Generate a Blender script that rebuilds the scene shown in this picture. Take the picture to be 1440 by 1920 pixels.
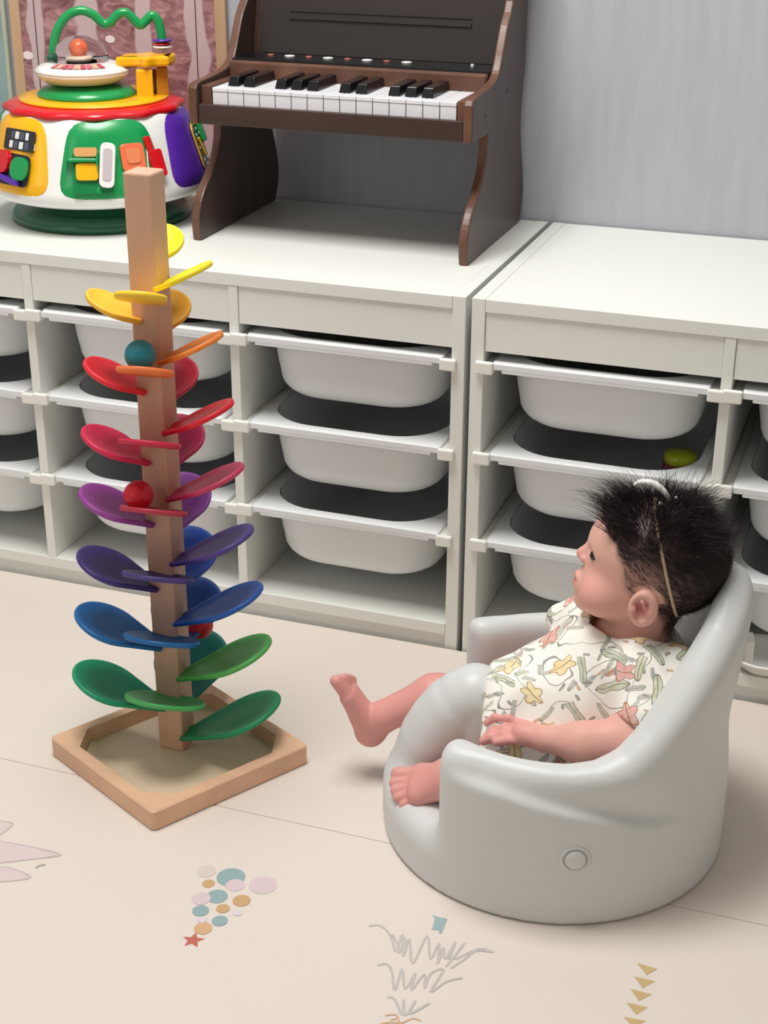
import bpy, bmesh, math, random
import numpy as np
from mathutils import Vector, Matrix, noise

random.seed(7)
rng = np.random.RandomState(11)
sc = bpy.context.scene
COL = sc.collection
for o in list(bpy.data.objects):
    bpy.data.objects.remove(o)

# ------------------------------------------------------------------ camera
YAW, PITCH, ROLL = -0.3378, 0.4218, 0.0052
cam_d = bpy.data.cameras.new('camera')
cam = bpy.data.objects.new('camera', cam_d); COL.objects.link(cam)
fw = Vector((math.sin(YAW)*math.cos(PITCH), math.cos(YAW)*math.cos(PITCH), -math.sin(PITCH)))
r0 = Vector((math.cos(YAW), -math.sin(YAW), 0)); u0 = r0.cross(fw)
rr = r0*math.cos(ROLL)+u0*math.sin(ROLL); uu = -r0*math.sin(ROLL)+u0*math.cos(ROLL)
M = Matrix((( rr.x, uu.x, -fw.x), (rr.y, uu.y, -fw.y), (rr.z, uu.z, -fw.z))).to_4x4()
M.translation = Vector((0.5377, -1.847, 1.0756))
cam.matrix_world = M
cam_d.sensor_fit = 'HORIZONTAL'; cam_d.sensor_width = 36.0
cam_d.lens = 36.0*2870.5/1440.0
cam_d.clip_start = 0.05; cam_d.clip_end = 20
sc.camera = cam

# ------------------------------------------------------------------ light
w = bpy.data.worlds.new('world'); sc.world = w; w.use_nodes = True
w.node_tree.nodes['Background'].inputs[0].default_value = (0.9, 0.95, 1.0, 1)
w.node_tree.nodes['Background'].inputs[1].default_value = 0.3
def area(name, loc, size, power, color=(1, 1, 1), target=None):
    l = bpy.data.lights.new(name, 'AREA'); l.shape = 'RECTANGLE'
    l.size, l.size_y = size; l.energy = power; l.color = color
    o = bpy.data.objects.new(name, l); COL.objects.link(o); o.location = loc
    if target is not None:
        o.rotation_euler = (Vector(target)-Vector(loc)).to_track_quat('-Z', 'Y').to_euler()
    return o
area('ceiling_lamp_light', (-0.30, -0.45, 2.25), (0.8, 0.8), 36, (1.0, 0.985, 0.96))
area('front_fill_light', (-1.3, -2.6, 1.5), (1.6, 1.4), 8.5, (0.93, 0.96, 1.0), (0.1, -0.1, 0.4))  # added fill lamp from front left to brighten the fronts, no window there
vs = sc.view_settings
vs.view_transform = 'Standard'; vs.look = 'None'; vs.gamma = 1; vs.use_curve_mapping = False
vs.exposure = 0.08

# ------------------------------------------------------------------ materials
def lin(h):
    h = h.lstrip('#'); c = [int(h[i:i+2], 16)/255 for i in (0, 2, 4)]
    return tuple((x/12.92 if x <= .04045 else ((x+.055)/1.055)**2.4) for x in c)+(1,)
MATS = {}
def mat(name, col, rough=.5, bump=0, bscale=200, spec=.5, var=0, vscale=8, sub=0, coat=0, stretch=(1, 1, 1)):
    if name in MATS: return MATS[name]
    m = bpy.data.materials.new(name); m.use_nodes = True; nt = m.node_tree
    b = nt.nodes['Principled BSDF']
    b.inputs['Base Color'].default_value = lin(col); b.inputs['Roughness'].default_value = rough
    b.inputs['Specular IOR Level'].default_value = spec
    b.inputs['Coat Weight'].default_value = coat; b.inputs['Coat Roughness'].default_value = .15
    if sub: b.inputs['Subsurface Weight'].default_value = sub; b.inputs['Subsurface Scale'].default_value = .01
    if bump or var:
        tc = nt.nodes.new('ShaderNodeTexCoord'); mp = nt.nodes.new('ShaderNodeMapping')
        mp.inputs['Scale'].default_value = stretch
        nt.links.new(tc.outputs['Object'], mp.inputs[0])
    if bump:
        n = nt.nodes.new('ShaderNodeTexNoise'); n.inputs['Scale'].default_value = bscale; n.inputs['Detail'].default_value = 4
        bp = nt.nodes.new('ShaderNodeBump'); bp.inputs['Strength'].default_value = bump; bp.inputs['Distance'].default_value = .001
        nt.links.new(mp.outputs[0], n.inputs['Vector']); nt.links.new(n.outputs['Fac'], bp.inputs['Height'])
        nt.links.new(bp.outputs[0], b.inputs['Normal'])
    if var:
        n = nt.nodes.new('ShaderNodeTexNoise'); n.inputs['Scale'].default_value = vscale; n.inputs['Detail'].default_value = 6
        nt.links.new(mp.outputs[0], n.inputs['Vector'])
        r = nt.nodes.new('ShaderNodeValToRGB'); c = lin(col)
        r.color_ramp.elements[0].position = .3; r.color_ramp.elements[1].position = .7
        r.color_ramp.elements[0].color = tuple(x*(1-var) for x in c[:3])+(1,)
        r.color_ramp.elements[1].color = tuple(min(1, x*(1+var)) for x in c[:3])+(1,)
        nt.links.new(n.outputs['Fac'], r.inputs[0]); nt.links.new(r.outputs[0], b.inputs['Base Color'])
    MATS[name] = m; return m

def plastic(name, col, rough=.28): return mat(name, col, rough, coat=.3)
m_white = mat('white_foil', '#EDEEE8', .42, bump=.05, bscale=90)
m_bin = mat('white_bin_plastic', '#ECEFF0', .38, sub=.0)
m_rail = mat('white_rail_plastic', '#F2F2EC', .35)
m_chair = mat('pale_grey_foam', '#D6D8D7', .42, bump=.04, bscale=500)
m_beech = mat('beech_wood', '#D0A68C', .5, var=.10, vscale=22, bump=.1, bscale=60, stretch=(1, 1, .12))
m_beech_h = mat('beech_wood_flat', '#E0B594', .5, var=.10, vscale=30, bump=.1, bscale=60, stretch=(.15, 1, 1))
m_walnut = mat('dark_walnut', '#402D27', .38, var=.3, vscale=30, bump=.15, bscale=80, stretch=(.12, .5, 1))
m_walnut_v = mat('dark_walnut_upright', '#453630', .38, var=.25, vscale=26, bump=.15, bscale=80, stretch=(1, 1, .12))
m_edge = mat('walnut_edge', '#684636', .38, var=.25, vscale=40, stretch=(.5, .5, .3))
m_panel = mat('walnut_music_panel', '#251B19', .5, var=.2, vscale=30, stretch=(.1, 1, 1))
m_red = plastic('red_plastic', '#D8101F'); m_yel = plastic('yellow_plastic', '#FDBB10')
m_grn = plastic('green_plastic', '#0E9A52'); m_dgrn = plastic('dark_green_plastic', '#0A5A38')
m_pur = plastic('purple_plastic', '#5A2AA8'); m_wp = plastic('white_toy_plastic', '#F1F1EE')
m_cream = plastic('cream_plastic', '#E8D2BC'); m_org = plastic('orange_plastic', '#F0744A')
m_blue = plastic('blue_plastic', '#2A56B0'); m_dark = plastic('dark_plastic', '#23232A')
m_black = mat('gloss_black', '#121317', .2); m_ivory = mat('white_key_gloss', '#EEEEF2', .25)
m_lime = plastic('lime_plastic', '#B9C81C'); m_crim = plastic('crimson_plastic', '#7A1238')

# ------------------------------------------------------------------ helpers
def link(name, me, m=None, parent=None, smooth=False):
    o = bpy.data.objects.new(name, me); COL.objects.link(o)
    if m is not None and not me.materials: me.materials.append(m)
    if parent is not None: o.parent = parent
    if smooth:
        me.polygons.foreach_set('use_smooth', [True]*len(me.polygons))
    return o
def tag(o, label=None, cat=None, group=None, kind=None):
    if label: o['label'] = label
    if cat: o['category'] = cat
    if group: o['group'] = group
    if kind: o['kind'] = kind
    return o
def thing(name, label, cat, loc=(0, 0, 0), rotz=0, group=None):
    o = bpy.data.objects.new(name, None); COL.objects.link(o); o.empty_display_size = .05
    o.location = loc; o.rotation_euler = (0, 0, rotz)
    return tag(o, label, cat, group)
def obj(name, bm, m=None, parent=None, smooth=False, loc=None, rot=None):
    me = bpy.data.meshes.new(name); bm.to_mesh(me); bm.free()
    o = link(name, me, m, parent, smooth)
    if loc: o.location = loc
    if rot: o.rotation_euler = rot
    return o
def add_box(bm, x0, x1, y0, y1, z0, z1, bev=0, seg=2):
    r = bmesh.ops.create_cube(bm, size=1)
    vs_ = r['verts']
    for v in vs_:
        v.co = Vector(((x0+x1)/2+v.co.x*(x1-x0), (y0+y1)/2+v.co.y*(y1-y0), (z0+z1)/2+v.co.z*(z1-z0)))
    if bev:
        es = {e for v in vs_ for e in v.link_edges}
        bmesh.ops.bevel(bm, geom=list(es), offset=bev, segments=seg, profile=.5, affect='EDGES')
def box(name, b, m, parent=None, bev=.0015, seg=2, smooth=False):
    bm = bmesh.new(); add_box(bm, *b, bev=bev, seg=seg); return obj(name, bm, m, parent, smooth)
def lathe_bm(prof, n=48, center=(0, 0), bm=None, wob=None):
    bm = bm or bmesh.new(); rings = []
    for r, z in prof:
        ring = []
        for i in range(n):
            a = 2*math.pi*i/n; q = r*(1+(wob(a, z) if wob else 0))
            ring.append(bm.verts.new((center[0]+q*math.cos(a), center[1]+q*math.sin(a), z)))
        rings.append(ring)
    for a, b in zip(rings, rings[1:]):
        for i in range(n):
            bm.faces.new((a[i], a[(i+1) % n], b[(i+1) % n], b[i]))
    bm.faces.new(list(reversed(rings[0]))); bm.faces.new(rings[-1])
    return bm
def prism_bm(poly, axis, a0, a1, bev=0, bm=None):
    """extrude a 2-D outline; axis 'x': poly=(y,z); 'y': poly=(x,z); 'z': poly=(x,y)"""
    bm = bm or bmesh.new()
    def P(p, t):
        return {'x': (t, p[0], p[1]), 'y': (p[0], t, p[1]), 'z': (p[0], p[1], t)}[axis]
    A = [bm.verts.new(P(p, a0)) for p in poly]; B = [bm.verts.new(P(p, a1)) for p in poly]
    f1 = bm.faces.new(A); f2 = bm.faces.new(list(reversed(B)))
    n = len(poly)
    for i in range(n): bm.faces.new((A[i], B[i], B[(i+1) % n], A[(i+1) % n]))
    bmesh.ops.recalc_face_normals(bm, faces=bm.faces)
    if bev:
        es = [e for e in bm.edges if (e.verts[0] in A) == (e.verts[1] in A)]
        bmesh.ops.bevel(bm, geom=es, offset=bev, segments=2, profile=.5, affect='EDGES')
    return bm
def spline(pts, n=8, closed=False):
    pts = [Vector(p) for p in pts]; out = []
    N = len(pts)
    rngs = range(N if closed else N-1)
    for i in rngs:
        if closed: p0, p1, p2, p3 = pts[(i-1) % N], pts[i], pts[(i+1) % N], pts[(i+2) % N]
        else: p0, p1, p2, p3 = pts[max(i-1, 0)], pts[i], pts[i+1], pts[min(i+2, N-1)]
        for k in range(n):
            t = k/n
            out.append(.5*((2*p1)+(p2-p0)*t+(2*p0-5*p1+4*p2-p3)*t*t+(3*p1-p0-3*p2+p3)*t**3))
    if not closed: out.append(pts[-1])
    return out
def tube_bm(pts, r, n=10, bm=None, closed=False, caps=True):
    bm = bm or bmesh.new(); pts = [Vector(p) for p in pts]
    rad = r if callable(r) else (lambda t: r)
    rings = []; up = Vector((0, 0, 1)); N = len(pts)
    for i, p in enumerate(pts):
        a = pts[(i-1) % N] if (closed or i > 0) else p; b = pts[(i+1) % N] if (closed or i < N-1) else p
        t = (b-a).normalized()
        s = t.cross(up)
        if s.length < .05: s = t.cross(Vector((1, 0, 0)))
        s.normalize(); q = s.cross(t)
        R = rad(i/max(1, N-1))
        rings.append([bm.verts.new(p+(s*math.cos(2*math.pi*k/n)+q*math.sin(2*math.pi*k/n))*R) for k in range(n)])
    pairs = list(zip(rings, rings[1:]))+([(rings[-1], rings[0])] if closed else [])
    for a, b in pairs:
        for k in range(n): bm.faces.new((a[k], a[(k+1) % n], b[(k+1) % n], b[k]))
    if caps and not closed:
        bm.faces.new(list(reversed(rings[0]))); bm.faces.new(rings[-1])
    return bm
def ball_bm(c, r, bm=None, seg=24, scale=(1, 1, 1)):
    bm = bm or bmesh.new()
    q = bmesh.ops.create_uvsphere(bm, u_segments=seg, v_segments=seg//2, radius=r)
    for v in q['verts']: v.co = Vector((v.co.x*scale[0], v.co.y*scale[1], v.co.z*scale[2]))+Vector(c)
    return bm
def flat_bm(poly, z, bm=None):
    bm = bm or bmesh.new(); bm.faces.new([bm.verts.new((x, y, z)) for x, y in poly]); return bm

# --- signed-distance modelling (numpy) with surface nets
def smin(a, b, k):
    h = np.clip(.5+.5*(b-a)/k, 0, 1); return b*(1-h)+a*h-k*h*(1-h)
def smax(a, b, k): return -smin(-a, -b, k)
def caps(P, a, b, ra, rb=None):
    rb = ra if rb is None else rb
    a = np.array(a, float); b = np.array(b, float); ba = b-a; pa = P-a
    h = np.clip(pa@ba/(ba@ba+1e-12), 0, 1)
    return np.linalg.norm(pa-h[:, None]*ba, axis=1)-(ra+(rb-ra)*h)
def ell(P, c, r):
    p = P-np.array(c, float); r = np.array(r, float)
    k0 = np.linalg.norm(p/r, axis=1); k1 = np.linalg.norm(p/(r*r), axis=1)+1e-9
    return k0*(k0-1)/k1
def nets(f, lo, hi, h, coarse=6):
    lo = np.array(lo, float); hi = np.array(hi, float)
    n = (np.ceil((hi-lo)/h/coarse).astype(int))*coarse+1
    cs = [np.arange(0, n[i], coarse)*h+lo[i] for i in range(3)]
    G = np.stack(np.meshgrid(*cs, indexing='ij'), -1)
    Vc = f(G.reshape(-1, 3)).reshape(G.shape[:3])
    # cell-centred fine evaluation only near the surface
    V = np.empty(n, np.float32)
    B = coarse
    V[:] = 1.0
    rad = h*coarse*1.0*math.sqrt(3)*1.15
    nb = [len(c)-1 for c in cs]
    mn = np.min([Vc[i:nb[0]+i, j:nb[1]+j, k:nb[2]+k] for i in (0, 1) for j in (0, 1) for k in (0, 1)], 0)
    mx = np.max([Vc[i:nb[0]+i, j:nb[1]+j, k:nb[2]+k] for i in (0, 1) for j in (0, 1) for k in (0, 1)], 0)
    ins = mx < -rad
    act = (~ins) & (mn < rad)
    rep = np.repeat(np.repeat(np.repeat(ins, B, 0), B, 1), B, 2)
    V[:-1, :-1, :-1][rep] = -1.0
    idx = np.argwhere(act)
    loc = np.stack(np.meshgrid(*[np.arange(B+1)]*3, indexing='ij'), -1).reshape(-1, 3)
    for s in range(0, len(idx), 1500):
        I = (idx[s:s+1500, None, :]*B+loc[None]).reshape(-1, 3)
        V[I[:, 0], I[:, 1], I[:, 2]] = f(I*h+lo)
    inside = V < 0
    nx, ny, nz = V.shape
    acc = np.zeros((nx-1, ny-1, nz-1, 3), np.float32); cnt = np.zeros((nx-1, ny-1, nz-1), np.float32)
    def sl(o): return tuple(slice(o[i], V.shape[i]-1+o[i]) for i in range(3))
    corners = [(i, j, k) for i in (0, 1) for j in (0, 1) for k in (0, 1)]
    for a in corners:
        for ax in range(3):
            if a[ax]: continue
            b = list(a); b[ax] = 1
            va, vb = V[sl(a)], V[sl(b)]
            m = (va < 0) != (vb < 0)
            t = np.where(m, va/(va-vb+1e-12), 0)
            cnt += m
            for q in range(3):
                acc[..., q] += np.where(m, a[q]+(t if q == ax else 0), 0)
    cell = cnt > 0
    ids = -np.ones(cell.shape, np.int64); ids[cell] = np.arange(cell.sum())
    ci = np.argwhere(cell)
    verts = (ci+acc[cell]/cnt[cell][:, None])*h+lo
    quads = []
    for ax in range(3):
        a = [slice(None)]*3; b = [slice(None)]*3
        a[ax] = slice(0, V.shape[ax]-1); b[ax] = slice(1, None)
        m = inside[tuple(a)] != inside[tuple(b)]
        E = np.argwhere(m); o1, o2 = [q for q in range(3) if q != ax]
        ok = (E[:, o1] > 0) & (E[:, o2] > 0) & (E[:, o1] < V.shape[o1]-1) & (E[:, o2] < V.shape[o2]-1)
        E = E[ok]
        def c(d1, d2):
            F = E.copy(); F[:, o1] -= d1; F[:, o2] -= d2; return ids[F[:, 0], F[:, 1], F[:, 2]]
        q = np.stack([c(1, 1), c(0, 1), c(0, 0), c(1, 0)], 1)
        flip = inside[E[:, 0], E[:, 1], E[:, 2]]
        if ax == 1: flip = ~flip
        q[~flip] = q[~flip][:, ::-1]
        quads.append(q)
    q = np.concatenate(quads); q = q[(q >= 0).all(1)]
    return verts, q
def np_mesh(name, v, q):
    me = bpy.data.meshes.new(name)
    k = q.shape[1]
    me.vertices.add(len(v)); me.vertices.foreach_set('co', v.astype(np.float32).ravel())
    me.loops.add(len(q)*k); me.loops.foreach_set('vertex_index', q.astype(np.int32).ravel())
    me.polygons.add(len(q)); me.polygons.foreach_set('loop_start', np.arange(len(q), dtype=np.int32)*k)
    me.polygons.foreach_set('use_smooth', np.ones(len(q), bool))
    me.update(calc_edges=True); me.validate()
    return me
def vcol(me, cols):
    at = me.color_attributes.new('Col', 'FLOAT_COLOR', 'POINT')
    c = np.ones((len(me.vertices), 4), np.float32); c[:, :3] = cols
    at.data.foreach_set('color', c.ravel())
def vmat(name, rough, sub=0, spec=.5, bump=0, bscale=300):
    m = mat(name, '#FFFFFF', rough, sub=sub, spec=spec, bump=bump, bscale=bscale)
    nt = m.node_tree; a = nt.nodes.new('ShaderNodeVertexColor'); a.layer_name = 'Col'
    nt.links.new(a.outputs[0], nt.nodes['Principled BSDF'].inputs['Base Color'])
    return m
def sstep(a, b, x):
    t = np.clip((x-a)/(b-a), 0, 1); return t*t*(3-2*t)

# ================================================================== the room
H = 0.519            # top of the storage shelves above the mat surface
ZF = -0.04           # real floor under the 4 cm mat
YW = 0.4455
m_wall = mat('wallpaper_blue_grey', '#B6B8C0', .75, bump=.5, bscale=150, var=.05, vscale=60, stretch=(1, 1, .12))
m_wall2 = mat('plain_wall', '#D5D3CE', .8)
def struct(name, b, m):
    o = box(name, b, m, bev=0); tag(o, kind='structure'); return o
struct('floor', (-2.2, 1.6, -2.8, YW, ZF-.05, ZF), mat('oak_floor', '#B89B7C', .5, var=.15, vscale=6, stretch=(.2, 1, 1)))
struct('wall_back', (-2.2, 1.6, YW, YW+.1, ZF-.05, 2.4), m_wall)
struct('wall_left', (-2.3, -2.2, -2.8, YW+.1, ZF-.05, 2.4), m_wall2)
struct('wall_right', (1.6, 1.7, -2.8, YW+.1, ZF-.05, 2.4), m_wall2)
struct('wall_front', (-2.3, 1.7, -2.9, -2.8, ZF-.05, 2.4), m_wall2)
struct('ceiling', (-2.3, 1.7, -2.9, YW+.1, 2.4, 2.5), mat('ceiling_white', '#E6E4DF', .8))

# ------------------------------------------------------------------ play mat with prints
m_mat = mat('cream_mat', '#E3D9CF', .5, bump=.12, bscale=350)
pm = thing('play_mat', 'cream padded play mat with pastel printed motifs covering the floor', 'mat', (0, 0, ZF))
for (y0, y1) in ((-.4652, -.004), (-1.30, -.4658), (-2.2, -1.3006)):
    bm = bmesh.new(); add_box(bm, -1.6, 1.4, y0, y1, 0.0005, -ZF, bev=.0022, seg=3)
    obj('mat_panel', bm, m_mat, pm)
ZP = -ZF+.0003
pcol = ['#D9CBC4', '#93AEB0', '#D9C6CA', '#CBA777', '#DDD3D8', '#D6AE85']
CIRC = [[-0.1148, -0.5859, 0.0108, 0], [-0.0845, -0.5862, 0.0161, 1], [-0.0741, -0.5975, 0.0107, 2], [-0.1031, -0.605, 0.0071, 3], [-0.0451, -0.587, 0.0154, 2], [-0.0847, -0.622, 0.0117, 1], [-0.0996, -0.6313, 0.0105, 2], [-0.0563, -0.6196, 0.0099, 3], [-0.0698, -0.6388, 0.0075, 3], [-0.0911, -0.6503, 0.0092, 1], [-0.0521, -0.6401, 0.0052, 4], [-0.0829, -0.6634, 0.0052, 4], [-0.0644, -0.6586, 0.0086, 1], [-0.0758, -0.6757, 0.0097, 5]]
for i, (x, y, r, k) in enumerate(CIRC):
    bm = flat_bm([(x+r*math.cos(a*math.pi/16), y+r*math.sin(a*math.pi/16)) for a in range(32)], ZP+i*2e-5)
    obj('printed_dot', bm, mat('print_%d' % k, pcol[k], .5), pm)
st = [(-.0776+(.0125 if i % 2 == 0 else .0055)*math.cos(math.radians(90+36*i+12)), -.6964+(.0125 if i % 2 == 0 else .0055)*math.sin(math.radians(90+36*i+12))) for i in range(10)]
bm = bmesh.new(); c0 = bm.verts.new((-.0776, -.6964, ZP)); vv = [bm.verts.new((x, y, ZP)) for x, y in st]
for i in range(10): bm.faces.new((c0, vv[i], vv[(i+1) % 10]))
obj('printed_star', bm, mat('print_star', '#C66A5C', .5), pm)
def ribbon(bm, pts, wd, z):
    pts = spline([(x, y, 0) for x, y in pts], 4); prev = None; N = len(pts)
    for i, p in enumerate(pts):
        t = (pts[min(i+1, N-1)]-pts[max(i-1, 0)]).normalized(); s = Vector((-t.y, t.x, 0))*wd/2
        zz = z+i*2.5e-6
        cur = (bm.verts.new((p.x+s.x, p.y+s.y, zz)), bm.verts.new((p.x-s.x, p.y-s.y, zz)))
        if prev: bm.faces.new((prev[0], prev[1], cur[1], cur[0]))
        prev = cur
SCR = [[[0.0891, -0.6123], [0.0984, -0.6074], [0.1083, -0.6115], [0.1189, -0.6229], [0.1302, -0.6411], [0.127, -0.6124], [0.139, -0.6429], [0.1366, -0.6165], [0.1521, -0.6527], [0.1529, -0.6056], [0.1673, -0.64], [0.1683, -0.6126], [0.1766, -0.6439], [0.1748, -0.6177], [0.1818, -0.6348], [0.1838, -0.6045], [0.1853, -0.6335]], [[0.1166, -0.6161], [0.1279, -0.6296], [0.1339, -0.6423], [0.1315, -0.6158], [0.1392, -0.6452]], [[0.1858, -0.6454], [0.1907, -0.6218], [0.1933, -0.6036], [0.1905, -0.6316], [0.2092, -0.6078], [0.2258, -0.6072], [0.2086, -0.6114], [0.2006, -0.628], [0.1916, -0.6456]], [[0.1191, -0.6679], [0.1261, -0.662], [0.1356, -0.6706], [0.1478, -0.6965], [0.1442, -0.6627], [0.1569, -0.6909], [0.1592, -0.6644], [0.1633, -0.6909], [0.1685, -0.6634], [0.1753, -0.6843], [0.1742, -0.6614], [0.1851, -0.6504], [0.1823, -0.6864], [0.1932, -0.6663], [0.2068, -0.6558]], [[0.144, -0.7083], [0.152, -0.7086], [0.1664, -0.7279], [0.1604, -0.7056], [0.1692, -0.7269], [0.1722, -0.7036], [0.1727, -0.7235], [0.1864, -0.7021], [0.1748, -0.7205]]]
for i, s in enumerate(SCR):
    bm = bmesh.new(); ribbon(bm, s, .0026, ZP+i*3e-5); obj('printed_scribble', bm, mat('print_grey', '#C4BEBA', .5), pm)
bm = bmesh.new()
for s in ([[0.1507, -0.7336], [0.1606, -0.7291], [0.1684, -0.7381], [0.1774, -0.7284], [0.1861, -0.7287]], [[0.1574, -0.7377], [0.1647, -0.732]], [[.150, -.746], [.165, -.739], [.187, -.744]]): ribbon(bm, s, .0018, ZP+.0002)
obj('printed_scribble', bm, mat('print_tan', '#D5AE8C', .5), pm)
TRI = [[[0.3709, -0.5725], [0.3925, -0.5748], [0.3836, -0.5875]], [[0.3719, -0.594], [0.3933, -0.5938], [0.3835, -0.6084]], [[0.3721, -0.6135], [0.3936, -0.614], [0.3836, -0.628]], [[0.372, -0.6344], [0.3934, -0.6339], [0.3845, -0.6482]], [[0.3732, -0.6553], [0.3953, -0.6535], [0.3852, -0.6667]]]
for t in TRI: obj('printed_triangle', flat_bm(t, ZP), mat('print_gold', '#C9AE7C', .5), pm)
obj('printed_star_fragment', flat_bm([[0.1469, -0.5717], [0.1557, -0.5728], [0.1648, -0.5721], [0.1656, -0.5832], [0.1661, -0.5973], [0.1637, -0.5982], [0.1615, -0.5933], [0.1544, -0.5949], [0.1521, -0.5761]], ZP), mat('print_blue', '#9DB2B6', .5), pm)
for s in ([[-0.4087, -0.5797], [-0.3856, -0.5815], [-0.3679, -0.5819], [-0.3701, -0.606]], [[-0.3882, -0.6224], [-0.3636, -0.6162], [-0.3263, -0.6135], [-0.2838, -0.6146], [-0.311, -0.6329], [-0.3415, -0.6512], [-0.3574, -0.659]], [[-0.3547, -0.6632], [-0.3315, -0.6559], [-0.3118, -0.657], [-0.295, -0.6621], [-0.3073, -0.6726], [-0.3387, -0.6879]]):
    bm = bmesh.new(); ribbon(bm, s, .0018, ZP+.0001); obj('printed_leaf_outline', bm, mat('print_rose', '#D0BDBD', .5), pm)
    obj('printed_leaf', flat_bm(s, ZP), mat('print_rose_fill', '#DDCBCA', .5), pm)
bm = bmesh.new(); ribbon(bm, [[-0.2983, -0.6454], [-0.2963, -0.6401], [-0.2912, -0.6372]], .003, ZP); obj('printed_dash', bm, mat('print_dash', '#A8A3A6', .5), pm)

# ------------------------------------------------------------------ storage shelves
LEV = (.435, .307, .178)
PITCHX = .32
def shelf(x0, label):
    """outer left at x0; three bays; stands on the real floor behind the mat"""
    t = thing('storage_shelf', label, 'shelf', (x0, 0, ZF))
    o = ZF; W = .99; D = YW-.004; T = .018
    def B(n, a, b, c, d, e, f, bev=.001): return box(n, (a, b, c, d, e-o, f-o), m_white, t, bev)
    B('side_panel', 0, T, 0, D, o, H); B('side_panel', W-T, W, 0, D, o, H)
    B('top_panel', T+.0003, W-T-.0003, 0, D, H-.018, H-.0004)
    B('back_panel', T, W-T, D-.006, D, .01, H-.019, 0)
    B('bottom_shelf', T+.0003, W-T-.0003, .0, D-.006, .0185, .0365)
    B('plinth', T+.0003, W-T-.0003, .004, .018, o+.001, .0183)
    bays = []
    xs = [T, T+.306+.0065, T+.306+.0065]
    edges = [T, .330-.005, .330+.009, .654-.005+.0, .654+.009, W-T]
    # dividers 14 mm thick
    dv = [(.3255, .3395), (.6505, .6645)]
    for a, b in dv: B('divider', a, b, .0008, D-.006, .0367, H-.0182)
    bays = [(T, dv[0][0]), (dv[0][1], dv[1][0]), (dv[1][1], W-T)]
    for a, b in bays:
        B('fascia_panel', a+.0004, b-.0004, .003, .018, .4475, H-.0183)
        for z in LEV:
            for side in (0, 1):
                bm = bmesh.new()
                xa, xb = (a+.0002, a+.0135) if side == 0 else (b-.0135, b-.0002)
                add_box(bm, xa, xb, .004, D-.02, z-.016-o, z-.0045-o, .0015)
                if side == 0: add_box(bm, xa-.010, xb+.001, -.009, -.0006, z-.016-o, z+.001-o, .002)
                else: add_box(bm, xa-.001, xb+.008, -.009, -.0006, z-.017-o, z-.001-o, .002)
                add_box(bm, xa+.001, xb-.001, -.004, .008, z-.014-o, z-.005-o, .001)
                obj('drawer_rail', bm, m_rail, t)
    return t, [((a+b)/2+x0) for a, b in bays]
shA, baysA = shelf(-.99, 'white storage shelf under the toy piano and the round activity toy')
shB, baysB = shelf(.008, 'white storage shelf behind the baby, right of the dark gap')

def rrect(hw, hd, r, z, n=8, cy=0):
    pts = []
    for cx_, cy_, a0 in ((hw-r, hd-r, 0), (-hw+r, hd-r, 90), (-hw+r, -hd+r, 180), (hw-r, -hd+r, 270)):
        for k in range(n+1):
            a = math.radians(a0+90*k/n); pts.append((cx_+r*math.cos(a), cy+cy_+r*math.sin(a), z))
    return pts
def bridge(bm, rings):
    R = [[bm.verts.new(p) for p in r] for r in rings]; n = len(R[0])
    for a, b in zip(R, R[1:]):
        for i in range(n): bm.faces.new((a[i], a[(i+1) % n], b[(i+1) % n], b[i]))
    return R
def bin_meshes():
    bm = bmesh.new(); cy = .206
    outer = [rrect(.131, .2045, .075, -.003, cy=cy), rrect(.127, .201, .073, -.045, cy=cy)]
    r = .030
    for k in range(0, 7):
        a = k*15; s = r*(1-math.cos(math.radians(a))); zz = -.098+r*(1-math.sin(math.radians(a)))
        outer.append(rrect(.123-s, .197-s, max(.070-s*.6, .01), zz, cy=cy))
    outer.sort(key=lambda q: -q[0][2])
    inner = [[(x*.975, cy+(y-cy)*.983, z+.0025) for x, y, z in q] for q in outer]
    R = bridge(bm, [list(reversed(q)) for q in outer]); bm.faces.new(list(reversed(R[-1])))
    R2 = bridge(bm, inner); bm.faces.new(R2[-1])
    bmesh.ops.recalc_face_normals(bm, faces=bm.faces)
    me1 = bpy.data.meshes.new('bin_body'); bm.to_mesh(me1); bm.free()
    bm = bmesh.new()
    ri = rrect(.1285, .2025, .073, 0, cy=cy)
    rings = [[(x, y, -.0045) for x, y, z in ri], ri, rrect(.1405, .2155, .006, 0, cy=cy), rrect(.1415, .2165, .006, -.0015, cy=cy), rrect(.1415, .2165, .006, -.0045, cy=cy), [(x, y, -.0045) for x, y, z in ri]]
    bridge(bm, rings)
    add_box(bm, -.1405, .1405, -.0135, -.010, -.0095, -.0008, .001)
    add_box(bm, -.128, .128, -.0132, -.009, -.0135, -.002, .001)
    add_box(bm, -.1405, .1405, .4205, .4225, -.0095, -.001, .0005)
    bmesh.ops.recalc_face_normals(bm, faces=bm.faces)
    me2 = bpy.data.meshes.new('bin_rim'); bm.to_mesh(me2); bm.free()
    return me1, me2
me_body, me_rim = bin_meshes()
for me in (me_body, me_rim): me.materials.append(m_bin)
me_body.polygons.foreach_set('use_smooth', [True]*len(me_body.polygons))
lname = ['top', 'middle', 'bottom']
bay_desc = [(baysA[0], 'in the leftmost bay'), (baysA[1], 'in the bay behind the rainbow tower'),
            (baysA[2], 'in the bay below the toy piano'), (baysB[0], 'in the bay behind the baby'),
            (baysB[1], 'in the bay at the right edge')]
for bx, desc in bay_desc:
    for k, z in enumerate(LEV):
        t = thing('storage_bin', 'white plastic bin, %s of three %s' % (lname[k], desc), 'bin', (bx, .0095, z), 0, 'white pull-out bins in the storage shelves')
        link('bin_body', me_body, None, t); link('bin_rim', me_rim, None, t)
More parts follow.
